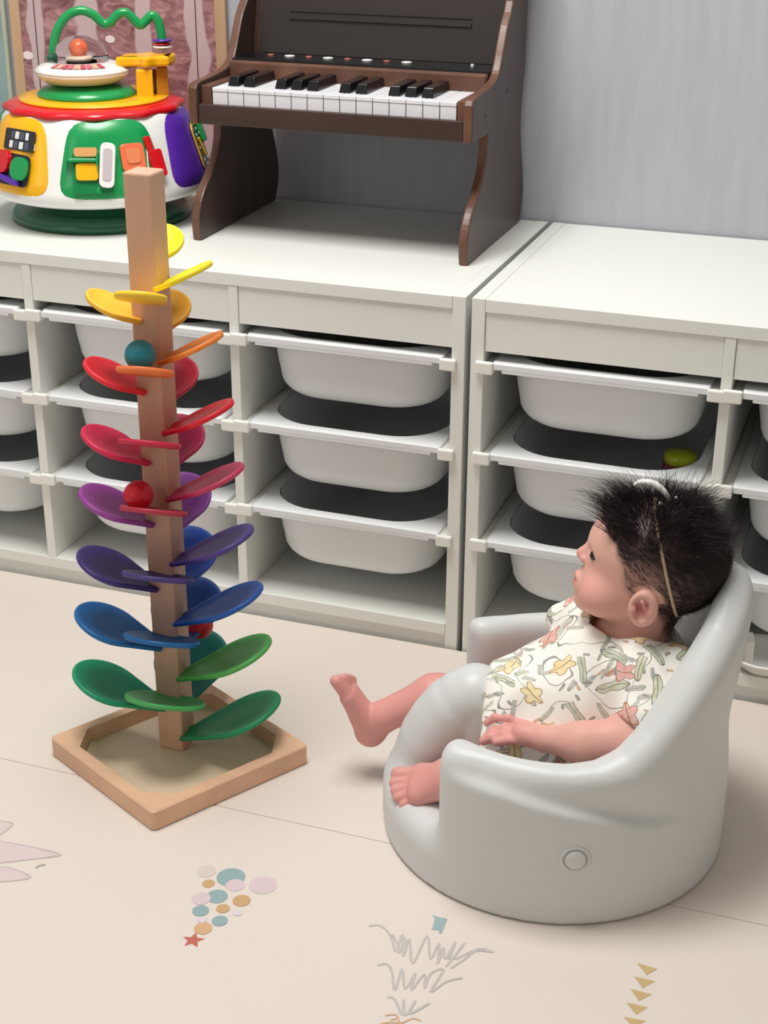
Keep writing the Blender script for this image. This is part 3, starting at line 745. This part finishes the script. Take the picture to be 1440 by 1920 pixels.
# ---- head frame
HC = np.array([-.097, 0.0, .3445])
def rotm(ax, d):
    return np.array(Matrix.Rotation(math.radians(d), 3, ax))
HR = rotm('Z', -4) @ rotm('Y', -15) @ rotm('X', 4)     # local head -> seat frame
def to_head(P): return (P-HC)@HR*100     # cm in the head's own axes
def head_cm(Q):
    d = ell(Q, (-.6, 0, .9), (7.0, 6.5, 6.2))
    d = smin(d, ell(Q, (2.6, 0, .8), (5.2, 5.5, 4.7)), 1.2)
    d = smin(d, ell(Q, (2.6, 0, -3.4), (4.6, 5.0, 4.4)), 1.4)
    for s in (-1, 1):
        d = smin(d, ell(Q, (4.4, s*2.9, -4.5), (2.5, 2.5, 2.4)), .9)
    d = smin(d, ell(Q, (5.2, 0, -6.6), (1.9, 2.1, 1.5)), 1.0)
    d = smin(d, ell(Q, (6.1, 0, -4.9), (1.5, 2.0, 1.5)), .8)
    nz = caps(Q, (6.9, 0, -.2), (7.75, 0, -1.75), .45, .70)
    for s in (-1, 1): nz = smin(nz, ell(Q, (7.35, s*.72, -2.05), (.55, .42, .42)), .3)
    d = smin(d, nz, .55)
    d = smin(d, ell(Q, (7.30, 0, -4.3), (.55, 1.1, .36)), .35)
    d = smin(d, ell(Q, (7.10, 0, -5.2), (.60, 1.0, .40)), .35)
    d = smax(d, -ell(Q, (7.95, 0, -4.75), (.7, 1.3, .08)), .15)
    for s in (-1, 1):
        d = smax(d, -ell(Q, (8.0, s*2.35, -.55), (1.1, 1.3, .6)), .5)
        d = smax(d, -ell(Q, (7.95, s*.42, -2.45), (.35, .17, .2)), .1)
        # ears
        E = Q-np.array((.1, s*6.0, -3.0)); E = np.stack([E[:, 0]*.95-E[:, 2]*.2, E[:, 1]*s, E[:, 2]*.95+E[:, 0]*.2], 1)
        e = ell(E, (0, .35, 0), (1.55, .75, 2.05))
        e = smax(e, -ell(E, (.25, 1.05, .05), (1.0, .75, 1.45)), .25)
        e = smin(e, ell(E, (.95, .5, -.2), (.35, .45, .5)), .3)
        e = smin(e, caps(E, (.2, .7, .9), (-.55, .75, -.6), .22), .25)
        d = smin(d, e, .35)
    return d
def body_sdf(P):
    d = head_cm(to_head(P))/100*.9
    tr = caps(P, (-.030, 0, .118), (-.072, .0, .200), .058, .058)
    tr = smin(tr, caps(P, (-.082, .045, .232), (-.060, -.050, .234), .030), .04)
    neck = caps(P, (-.076, 0, .235), (-.092, 0, .290), .034, .036)
    d = smin(d, smin(tr, neck, .02), .012)
    # near arm (lies between dress and arm rest)
    A = caps(P, (-.095, .066, .232), (-.082, .108, .186), .026, .0235)
    A = smin(A, caps(P, (-.082, .108, .186), (-.030, .112, .178), .0235, .0225), .012)
    A = smin(A, caps(P, (-.030, .112, .178), (.008, .103, .1735), .0205, .0145), .010)
    d = smin(d, A, .015)
    hnd = smin(caps(P, (.010, .102, .1725), (.034, .094, .171), .0125, .0125), caps(P, (.012, .094, .1705), (.034, .082, .169), .011, .0115), .008)
    F_ = None
    for pts, r in (([(.034, .078, .172), (.052, .073, .1765), (.066, .070, .174), (.074, .0695, .167)], .0056),
                   ([(.036, .086, .170), (.055, .083, .169), (.068, .082, .163), (.073, .082, .157)], .0058),
                   ([(.036, .094, .168), (.055, .092, .167), (.069, .092, .162), (.077, .092, .157)], .0056),
                   ([(.033, .101, .168), (.050, .101, .166), (.062, .100, .162)], .0050),
                   ([(.018, .080, .168), (.028, .070, .166), (.038, .066, .166)], .0062)):
        for a, b in zip(pts, pts[1:]):
            f = caps(P, a, b, r, r*.93); hnd = smin(hnd, f, .0028)
    d = smin(d, hnd, .006)
    # far arm, mostly hidden behind the dress
    A = caps(P, (-.050, -.066, .226), (-.052, -.104, .176), .024, .022)
    A = smin(A, caps(P, (-.052, -.104, .176), (.018, -.104, .132), .021, .014), .01)
    A = smin(A, caps(P, (.018, -.104, .132), (.038, -.100, .122), .013, .011), .008)
    for k in range(4): A = smin(A, caps(P, (.038, -.108+.008*k, .121), (.060, -.106+.008*k, .114), .0055), .003)
    A = smin(A, caps(P, (.024, -.095, .127), (.042, -.080, .124), .006), .004)
    d = smin(d, A, .015)
    # legs
    Lg = caps(P, (-.012, .050, .108), (.070, .082, .098), .036, .028)
    Lg = smin(Lg, caps(P, (.070, .082, .098), (.108, .076, .096), .027, .023), .015)
    ft = caps(P, (.106, .074, .098), (.118, .074, .090), .022, .020)
    tips = [((.176, .055, .0785), .0090), ((.1785, .0645, .073), .0068), ((.1765, .0725, .0685), .0064), ((.1725, .0800, .0640), .0060), ((.1655, .0868, .0590), .0056)]
    for (tp, r) in tips:
        tp = np.array(tp); bs = np.array((.148, .062+(tp[1]-.070)*.85+.008, .084-(tp[1]-.055)*.35))
        ft = smin(ft, caps(P, (.118, .0735, .090), bs, .0185, .0125), .008)
    toes = None
    for (tp, r) in tips:
        tp = np.array(tp); bs = np.array((.148, .062+(tp[1]-.070)*.85+.008, .084-(tp[1]-.055)*.35))
        mid = bs+(tp-bs)*.5; c_ = smin(caps(P, mid, tp, r*.92, r), caps(P, bs, mid, r*1.1, r*.92), .002)
        ft = smin(ft, c_, .0022)
    Lg = smin(Lg, ft, .010)
    d = smin(d, Lg, .015)
    Lg = caps(P, (-.012, -.046, .104), (.092, -.070, .120), .037, .030)
    Lg = smin(Lg, caps(P, (.092, -.070, .120), (.150, -.066, .112), .030, .0255), .012)
    Lg = smin(Lg, caps(P, (.150, -.066, .114), (.206, -.058, .087), .0255, .0195), .012)
    hl = smin(caps(P, (.212, -.058, .082), (.226, -.058, .062), .019, .0185), caps(P, (.226, -.058, .062), (.236, -.056, .085), .0175, .0155), .008)
    for dy, r in ((-.010, .0115), (.0, .0120), (.010, .0120)):
        hl = smin(hl, caps(P, (.232, -.057+dy*.4, .078), (.2515, -.056+dy, .113), .0145, r*.85), .006)
    for (tp, r) in (((.2655, -.0445, .1365), .0078), ((.2600, -.0545, .1345), .0060), ((.2575, -.0620, .1315), .0057), ((.2545, -.0690, .1275), .0054), ((.2510, -.0750, .1225), .0050)):
        tp = np.array(tp); bs = np.array((.2500, -.056+(tp[1]+.058)*.75, .113-(abs(tp[1]+.045))*.15))
        hl = smin(hl, caps(P, bs, tp, r*1.05, r), .0022)
    Lg = smin(Lg, hl, .007)
    return smin(d, Lg, .015)
bv, bq = nets(body_sdf, (-.20, -.15, .035), (.29, .15, .435), .00165)
me_b = np_mesh('body', bv, bq)
Q = to_head(bv)
skin = np.array(lin('#E6B3A4')[:3]); pink = np.array(lin('#D98A8A')[:3]); lip = np.array(lin('#C05A62')[:3]); scalp = np.array(lin('#3A2A2C')[:3])
# noise per vertex
nz = np.sin(bv[:, 0]*173+np.sin(bv[:, 1]*211)*2)*np.cos(bv[:, 2]*157+bv[:, 1]*99)
c = np.tile(skin, (len(bv), 1))
def blend(c, col, a): a = np.clip(a, 0, 1)[:, None]; return c*(1-a)+col*a
inhead = (to_head(bv)[:, 2] > -11) & (bv[:, 2] > .25)
for s in (-1, 1):
    c = blend(c, pink, .65*np.exp(-((Q-np.array((5.2, s*3.4, -4.0)))**2).sum(1)/5)*inhead)
    c = blend(c, np.array(lin('#B8505A')[:3]), .8*np.exp(-((Q-np.array((.3, s*6.6, -3.0)))**2).sum(1)/.9)*inhead)
c = blend(c, pink, .5*np.exp(-((Q-np.array((7.9, 0, -1.9)))**2).sum(1)/1.2)*inhead)
c = blend(c, lip, .85*np.exp(-(((Q-np.array((7.75, 0, -4.75)))/np.array((1.2, 1.2, .7)))**2).sum(1)**2)*inhead)
# feet and hands rosier
c = blend(c, pink, .5*(sstep(.085, .14, bv[:, 0])*(bv[:, 2] < .16) + (np.abs(bv[:, 1]-.09) < .03)*sstep(.0, .05, bv[:, 0])*(bv[:, 2] > .15)))
c = blend(c, pink, .18*(~inhead))
# hairline: hair above/behind
hx, hy, hz = Q[:, 0], np.abs(Q[:, 1]), Q[:, 2]
line = np.interp(hz, [-7, -5.0, -3.6, -2.6, -1.0, .6, 2.2, 3.4, 4.6, 6.0], [-3.4, -2.6, -1.2, 2.0, 3.0, 3.5, 5.2, 7.2, 8.0, 8.2])
hm = sstep(-.9, .8, line-hx+.35*nz)*sstep(-8.4, -6.6, hz)*inhead
dens = .52+.42*sstep(-1.5, 3.8, hz)+.40*sstep(-1, 4, -hx)
ear_m = sstep(-.2, .35, (((Q[:, 0]-.1)/2.0)**2+((Q[:, 2]+3.0)/2.5)**2)-1+ (hy < 5.6)*2)
c = blend(c, scalp, np.clip(hm*dens*ear_m*(1.0), 0, .97))
vcol(me_b, c)
baby = thing('person', 'baby in a floral dress and thin headband, reclining and looking up left', 'person', (SEAT[0], SEAT[1], 0), SROT)
body = link('body', me_b, vmat('baby_skin', .5, sub=.0, spec=.35), baby)

# eyes
def head_pt(p): return HC+(HR@np.array(p, float))/100
for s in (-1, 1):
    bm = ball_bm((0, 0, 0), .0088, seg=20, scale=(.75, 1.0, .62))
    o = obj('eye', bm, mat('dark_eye', '#1B1215', .12), baby, True); o.location = Vector(head_pt((6.48, s*2.38, -.62)))
    o.rotation_euler = Matrix(HR.tolist()).to_euler()
    pts = [head_pt((6.95-.22*abs(t)*2, s*(2.38+1.05*t), -.35-.35*t*t)) for t in np.linspace(-1, 1, 9)]
    obj('eyelash', tube_bm(pts, .0007, 6), mat('lash', '#2A1A1C', .6), baby, True)
    pts = [head_pt((7.25-.75*((t+1)/2)**2, s*(2.2+1.25*t), .75-.25*t*t)) for t in np.linspace(-1, 1, 9)]
    obj('eyebrow', tube_bm(pts, lambda u: .0010*math.sin(math.pi*min(max(u, .1), .9)), 6), mat('brow', '#A87A72', .7), baby, True)

# ---- dress
def dress_out(P):
    d = caps(P, (-.070, 0, .205), (-.030, 0, .160), .076, .078)
    d = smin(d, caps(P, (-.078, .045, .228), (-.045, -.050, .232), .040, .042), .03)
    d = smin(d, caps(P, (-.02, .020, .158), (.030, .018, .150), .072, .062), .03)
    d = smin(d, caps(P, (.0, -.03, .155), (.058, -.038, .152), .058, .040), .03)
    d = smin(d, caps(P, (.0, .03, .150), (.048, .040, .142), .056, .046), .03)
    slv = smin(caps(P, (-.095, .060, .236), (-.094, .090, .205), .038, .036), caps(P, (-.125, .056, .250), (-.110, .098, .215), .022, .024), .015)
    d = smin(d, slv, .018)
    d = smin(d, smin(caps(P, (-.045, -.060, .236), (-.020, -.086, .216), .034, .032), caps(P, (-.02, -.09, .21), (.005, -.10, .215), .02, .016), .01), .02)
    return d
def dress_sdf(P):
    x, y, z = P[:, 0], P[:, 1], P[:, 2]
    d = dress_out(P)
    fold = .0034*np.sin(55*y+70*(x-.4*z)+2.2*np.sin(38*x+10*z))*sstep(.26, .19, z)+.0020*np.sin(120*x+95*y+60*z+1.5*np.sin(60*y))
    d = d+fold
    # cut: neck hole around the head/neck, hem, near sleeve opening
    nk = caps(P, (-.066, 0, .245), (-.090, .0, .30), .040, .054)
    d = smax(d, -nk, .004)
    d = smax(d, x-.082, .006)
    d = smax(d, .100-z, .004)
    body_in = dress_out(P)+.006
    op = caps(P, (-.070, .120, .180), (-.090, .100, .196), .032, .024)   # sleeve opening
    d = smax(d, -op, .003)
    return d
dv_, dq_ = nets(dress_sdf, (-.19, -.15, .09), (.10, .155, .31), .0018)
me_d = np_mesh('dress', dv_, dq_)
md = bpy.data.materials.new('floral_cotton'); md.use_nodes = True; nt = md.node_tree; b = nt.nodes['Principled BSDF']; b.inputs['Roughness'].default_value = .85
b.inputs['Specular IOR Level'].default_value = .2
N_ = nt.nodes.new; L_ = nt.links.new
tc = N_('ShaderNodeTexCoord')
wn = N_('ShaderNodeTexNoise'); wn.inputs['Scale'].default_value = 30; L_(tc.outputs['Object'], wn.inputs['Vector'])
wm = N_('ShaderNodeMix'); wm.data_type = 'VECTOR' if hasattr(wm, 'data_type') else wm.data_type
add = N_('ShaderNodeVectorMath'); add.operation = 'MULTIPLY_ADD'; add.inputs[1].default_value = (.012, .012, .012)
L_(wn.outputs['Color'], add.inputs[0]); L_(tc.outputs['Object'], add.inputs[2])
sx_ = N_('ShaderNodeSeparateXYZ'); L_(add.outputs[0], sx_.inputs[0])
dd_ = N_('ShaderNodeMath'); dd_.operation = 'SUBTRACT'; L_(sx_.outputs[2], dd_.inputs[0]); L_(sx_.outputs[1], dd_.inputs[1])
d2_ = N_('ShaderNodeMath'); d2_.operation = 'MULTIPLY'; d2_.inputs[1].default_value = .72; L_(dd_.outputs[0], d2_.inputs[0])
mpd = N_('ShaderNodeCombineXYZ'); L_(sx_.outputs[0], mpd.inputs[0]); L_(d2_.outputs[0], mpd.inputs[1])
def motif(scale, seed, rad, ax, cols, prob, prev, outline='#5A5A58', offs=(0, 0, 0), petals=2):
    mp = N_('ShaderNodeMapping'); mp.inputs['Location'].default_value = offs; mp.inputs['Rotation'].default_value = (0, 0, seed); L_(mpd.outputs[0], mp.inputs[0])
    vo = N_('ShaderNodeTexVoronoi'); vo.voronoi_dimensions = '2D'; vo.inputs['Scale'].default_value = scale; vo.inputs['Randomness'].default_value = .9; L_(mp.outputs[0], vo.inputs['Vector'])
    sub = N_('ShaderNodeVectorMath'); sub.operation = 'SUBTRACT'; 
    mul = N_('ShaderNodeVectorMath'); mul.operation = 'SCALE'; mul.inputs['Scale'].default_value = scale
    L_(mp.outputs[0], sub.inputs[0]); L_(vo.outputs['Position'], sub.inputs[1]); L_(sub.outputs[0], mul.inputs[0])
    rot = N_('ShaderNodeVectorRotate'); rot.rotation_type = 'Z_AXIS'; L_(mul.outputs[0], rot.inputs['Vector'])
    sc6 = N_('ShaderNodeSeparateColor'); L_(vo.outputs['Color'], sc6.inputs[0]); sc7 = N_('ShaderNodeMath'); sc7.operation = 'MULTIPLY'; sc7.inputs[1].default_value = 6.28; L_(sc6.outputs[2], sc7.inputs[0]); L_(sc7.outputs[0], rot.inputs['Angle'])
    st_ = N_('ShaderNodeVectorMath'); st_.operation = 'MULTIPLY'; st_.inputs[1].default_value = ax; L_(rot.outputs[0], st_.inputs[0])
    ln = N_('ShaderNodeVectorMath'); ln.operation = 'LENGTH'; L_(st_.outputs[0], ln.inputs[0])
    sep = N_('ShaderNodeSeparateColor'); L_(vo.outputs['Color'], sep.inputs[0])
    pick = N_('ShaderNodeMath'); pick.operation = 'LESS_THAN'; pick.inputs[1].default_value = prob; L_(sep.outputs[0], pick.inputs[0])
    xyz = N_('ShaderNodeSeparateXYZ'); L_(st_.outputs[0], xyz.inputs[0])
    at = N_('ShaderNodeMath'); at.operation = 'ARCTAN2'; L_(xyz.outputs[1], at.inputs[0]); L_(xyz.outputs[0], at.inputs[1])
    pt = N_('ShaderNodeMath'); pt.operation = 'MULTIPLY'; pt.inputs[1].default_value = petals; L_(at.outputs[0], pt.inputs[0])
    cs = N_('ShaderNodeMath'); cs.operation = 'COSINE'; L_(pt.outputs[0], cs.inputs[0])
    lv = N_('ShaderNodeMath'); lv.operation = 'MULTIPLY_ADD'; lv.inputs[1].default_value = rad*(.20 if petals > 2 else .28)*-1; L_(cs.outputs[0], lv.inputs[0]); L_(ln.outputs['Value'], lv.inputs[2])
    ins = N_('ShaderNodeMath'); ins.operation = 'LESS_THAN'; ins.inputs[1].default_value = rad*.85; L_(lv.outputs[0], ins.inputs[0])
    fac = N_('ShaderNodeMath'); fac.operation = 'MULTIPLY'; L_(pick.outputs[0], fac.inputs[0]); L_(ins.outputs[0], fac.inputs[1])
    cr = N_('ShaderNodeValToRGB'); cr.color_ramp.interpolation = 'CONSTANT'
    while len(cr.color_ramp.elements) < len(cols): cr.color_ramp.elements.new(.5)
    for i, cc in enumerate(cols): cr.color_ramp.elements[i].position = i/len(cols); cr.color_ramp.elements[i].color = lin(cc)
    L_(sep.outputs[1], cr.inputs[0])
    # shade of the brush stroke + outline
    e1_ = N_('ShaderNodeMath'); e1_.operation = 'GREATER_THAN'; e1_.inputs[1].default_value = rad*.74; L_(lv.outputs[0], e1_.inputs[0])
    ab = N_('ShaderNodeMath'); ab.operation = 'ABSOLUTE'; L_(xyz.outputs[1], ab.inputs[0])
    e2_ = N_('ShaderNodeMath'); e2_.operation = 'LESS_THAN'; e2_.inputs[1].default_value = .022; L_(ab.outputs[0], e2_.inputs[0])
    edge = N_('ShaderNodeMath'); edge.operation = 'MAXIMUM'; L_(e1_.outputs[0], edge.inputs[0]); L_(e2_.outputs[0], edge.inputs[1])
    soft = N_('ShaderNodeTexNoise'); soft.inputs['Scale'].default_value = 160; L_(mp.outputs[0], soft.inputs['Vector'])
    mxs = N_('ShaderNodeMix'); mxs.data_type = 'RGBA'; mxs.inputs[7].default_value = lin('#F1EFE6'); L_(soft.outputs['Fac'], mxs.inputs[0]); L_(cr.outputs[0], mxs.inputs[6])
    mxo = N_('ShaderNodeMix'); mxo.data_type = 'RGBA'; mxo.inputs[7].default_value = lin(outline); L_(mxs.outputs[2], mxo.inputs[6])
    eo = N_('ShaderNodeMath'); eo.operation = 'MULTIPLY'; eo.inputs[1].default_value = .75; L_(edge.outputs[0], eo.inputs[0]); L_(eo.outputs[0], mxo.inputs[0])
    out = N_('ShaderNodeMix'); out.data_type = 'RGBA'; L_(fac.outputs[0], out.inputs[0]); L_(prev, out.inputs[6]); L_(mxo.outputs[2], out.inputs[7])
    return out.outputs[2]
basec = N_('ShaderNodeRGB'); basec.outputs[0].default_value = lin('#F8F6EE')
cur = basec.outputs[0]
# thin vines: iso-lines of a smooth noise
vn = N_('ShaderNodeTexNoise'); vn.inputs['Scale'].default_value = 22; vn.inputs['Detail'].default_value = 0; L_(mpd.outputs[0], vn.inputs['Vector'])
s1 = N_('ShaderNodeMath'); s1.operation = 'SUBTRACT'; s1.inputs[1].default_value = .5; L_(vn.outputs['Fac'], s1.inputs[0])
s2 = N_('ShaderNodeMath'); s2.operation = 'ABSOLUTE'; L_(s1.outputs[0], s2.inputs[0])
s3 = N_('ShaderNodeMath'); s3.operation = 'LESS_THAN'; s3.inputs[1].default_value = .006; L_(s2.outputs[0], s3.inputs[0])
vm = N_('ShaderNodeMix'); vm.data_type = 'RGBA'; vm.inputs[7].default_value = lin('#6A6A68'); L_(cur, vm.inputs[6])
s4 = N_('ShaderNodeMath'); s4.operation = 'MULTIPLY'; s4.inputs[1].default_value = .75; L_(s3.outputs[0], s4.inputs[0]); L_(s4.outputs[0], vm.inputs[0]); cur = vm.outputs[2]
cur = motif(52, .9, .42, (.85, 1.9, 1.3), ['#A9B48C', '#8F9A88', '#B7B9B0', '#8A8E90'], .45, cur)
cur = motif(30, 2.1, .40, (.85, 1.7, 1.1), ['#B4BC88', '#C9CBB8', '#9FAF86', '#D9DCC8'], .55, cur, offs=(.31, .17, 0))
cur = motif(22, .4, .36, (1.0, 1.5, 1.0), ['#F0C84C', '#E25A50', '#F0A860', '#F3D66A', '#DE6A58'], .55, cur, outline='#A0784C', offs=(.11, .47, 0), petals=5)
cur = motif(70, 3.3, .26, (1, 1.4, 1), ['#4E4C50', '#6A6258', '#E0954E'], .28, cur, offs=(.7, .2, 0))
L_(cur, b.inputs['Base Color'])
fb = N_('ShaderNodeTexNoise'); fb.inputs['Scale'].default_value = 700; L_(tc.outputs['Object'], fb.inputs['Vector'])
bb = N_('ShaderNodeBump'); bb.inputs['Strength'].default_value = .25; bb.inputs['Distance'].default_value = .0006; L_(fb.outputs['Fac'], bb.inputs['Height']); L_(bb.outputs[0], b.inputs['Normal'])
link('dress', me_d, md, baby)

# ---- headband: closed elastic band over the crown
def head_surface(dirv, off):
    dirv = np.array(dirv, float); dirv /= np.linalg.norm(dirv)
    lo_, hi_ = 1.0, 12.0
    for _ in range(30):
        mid = (lo_+hi_)/2
        if head_cm((dirv*mid)[None])[0] < 0: lo_ = mid
        else: hi_ = mid
    return dirv*(lo_+off)
bp = []
for k in range(48):
    a = 2*math.pi*k/48
    # plane through the crown (front) and the nape (back)
    n_ = np.array((-.50, 0, 1.0))/math.hypot(.5, 1)      # along-plane "up" direction
    e1 = np.array((.36, 0, 1.0)); e1 /= np.linalg.norm(e1)
    pdir = e1*math.cos(a)+np.array((0, 1, 0))*math.sin(a)
    cen = np.array((-.6, 0, 0))
    bp.append(Vector(head_pt(head_surface(np.array((pdir[0]-.27*(1-math.cos(a)), pdir[1], pdir[2])), .10))))
def flat_band(pts, wd, th):
    bm = bmesh.new(); N = len(pts); rings = []
    cn = Vector(HC)
    for i, p in enumerate(pts):
        t = (pts[(i+1) % N]-pts[i-1]).normalized(); n = (p-cn); n = (n-t*n.dot(t)).normalized(); s = t.cross(n)
        rings.append([bm.verts.new(p+s*wd/2+n*0), bm.verts.new(p+s*wd/2+n*th), bm.verts.new(p-s*wd/2+n*th), bm.verts.new(p-s*wd/2)])
    for i in range(N):
        a, b_ = rings[i], rings[(i+1) % N]
        for k in range(4): bm.faces.new((a[k], a[(k+1) % 4], b_[(k+1) % 4], b_[k]))
    bmesh.ops.recalc_face_normals(bm, faces=bm.faces)
    return bm
obj('headband', flat_band(bp, .0032, .0012), mat('beige_elastic', '#BFA88C', .6, bump=.2, bscale=900), baby, True)
# white satin loop of the headband standing over the crown
def satin(ptsh, wd):
    pts = [Vector(head_pt(p)) for p in ptsh]
    return tube_bm(spline(pts, 5), lambda u: .0008+wd*math.sin(math.pi*min(1, max(0, .06+u*.9))), 10)
obj('headband_loop', satin([(1.0, .9, 7.5), (2.0, .9, 8.3), (3.3, .8, 8.7), (4.6, .7, 8.4), (5.2, .7, 7.8)], .0030), mat('white_satin', '#F0EEEA', .35), baby, True)
for p, r in (((1.9, 1.6, 7.1), .0026), ((.5, .5, 7.9), .0022)):
    obj('headband_bead', ball_bm(tuple(head_pt(p)), r, seg=14), MATS['white_satin'], baby, True)

# ---- hair strands
me_b.calc_loop_triangles()
nrm = np.zeros((len(bv), 3)); me_b.vertices.foreach_get('normal', (tmp := np.zeros(len(bv)*3, np.float32))); nrm = tmp.reshape(-1, 3).astype(float)
mask = hm*ear_m
cand = np.argwhere((mask > .55) & (Q[:, 2] > -6.5))[:, 0]
topw = sstep(1.0, 4.6, Q[cand, 2]+.25*np.abs(Q[cand, 0]))          # long hair on the crown
backw = sstep(.5, -3.5, Q[cand, 0])*sstep(-6.5, -1, Q[cand, 2])
wgt = .26+topw*1.4+backw*.8
pick = rng.choice(cand, min(len(cand), 9500), replace=False, p=wgt/wgt.sum())
tw_ = sstep(.8, 4.8, Q[pick, 2]+.2*Q[pick, 0]); bw_ = sstep(.5, -4, Q[pick, 0])
CP, META = [], []
for j, vi in enumerate(pick):
    p = bv[vi]; n = nrm[vi]; qh = Q[vi]; up = float(tw_[j])
    long_ = up > .55+.35*rng.rand() and qh[0] > -6.0
    if long_:
        Lh = rng.uniform(.012, .024) if rng.rand() < .5 else rng.uniform(.022, .045)
        k1 = math.sin(qh[0]*2.1+math.sin(qh[1]*1.7)*1.5); k2 = math.sin(qh[1]*2.3+qh[0]*1.3)
        fwd = rng.normal(0, .16)+.45*k1+(.70 if qh[0] > 2.5 else (-.40 if qh[0] < -2 else .0))
        g = np.array((fwd, .38*k2+rng.normal(0, .14), .9)); stand = .40
        Lh *= 1.0+.35*math.sin(qh[0]*3.1+qh[1]*2.3)
        if qh[0] < -3.0: Lh *= .62
        bend = np.array(((.5 if qh[0] > 3 else -.35)+rng.normal(0, .35), rng.normal(0, .35), -.55))*(Lh/.030)
    else:
        Lh = .007+.012*up+.004*rng.rand()
        w1 = .5*math.sin(qh[0]*1.3+qh[2]*1.9)
        g = np.array((-1.0, 0, -.25+.45*w1+rng.normal(0, .22))); stand = .10+.12*up
        bend = np.array((-.2, 0, -.3))
    g = HR@(g/np.linalg.norm(g)); bend = HR@bend
    gt = g if long_ else g-n*(g@n)
    d0 = n*stand+gt*(1-stand)+rng.normal(0, .07, 3); d0 /= np.linalg.norm(d0)
    segs = 5 if Lh > .018 else 4
    pts = []; x = p-n*.0006; dd = d0.copy()
    for s_ in range(segs+1):
        pts.append(x.copy()); dd = dd+bend*(.9/segs); dd /= np.linalg.norm(dd); x = x+dd*Lh/segs
    META.append((len(CP), segs, d0, n, .00034 if long_ else .00028)); CP.extend(pts)
CP = np.array(CP)
for _ in range(3):          # keep every strand outside the scalp
    hq = to_head(CP); dist = head_cm(hq); rad_ = CP-HC; rad_ /= np.linalg.norm(rad_, axis=1)[:, None]
    CP = CP+rad_*np.clip(.05-dist, 0, .6)[:, None]*.01
HV, HF = [], []
for st0, segs, d0, n, r0_ in META:
    side = np.cross(d0, n)
    if np.linalg.norm(side) < .05: side = np.cross(d0, (1, 0, .3))
    side /= np.linalg.norm(side); oth = np.cross(side, d0); base = len(HV)
    for s_ in range(segs+1):
        r_ = r0_*(1-.8*s_/segs)
        for k in range(3):
            a = k*2.0944; HV.append(CP[st0+s_]+(side*math.cos(a)+oth*math.sin(a))*r_)
    for s_ in range(segs):
        for k in range(3):
            a = base+s_*3+k; b_ = base+s_*3+(k+1) % 3; HF.append((a, b_, b_+3, a+3))
me_h = np_mesh('hair', np.array(HV), np.array(HF))
hr = link('hair', me_h, mat('black_hair', '#211819', .45, spec=.4), baby); hr['kind'] = 'stuff'
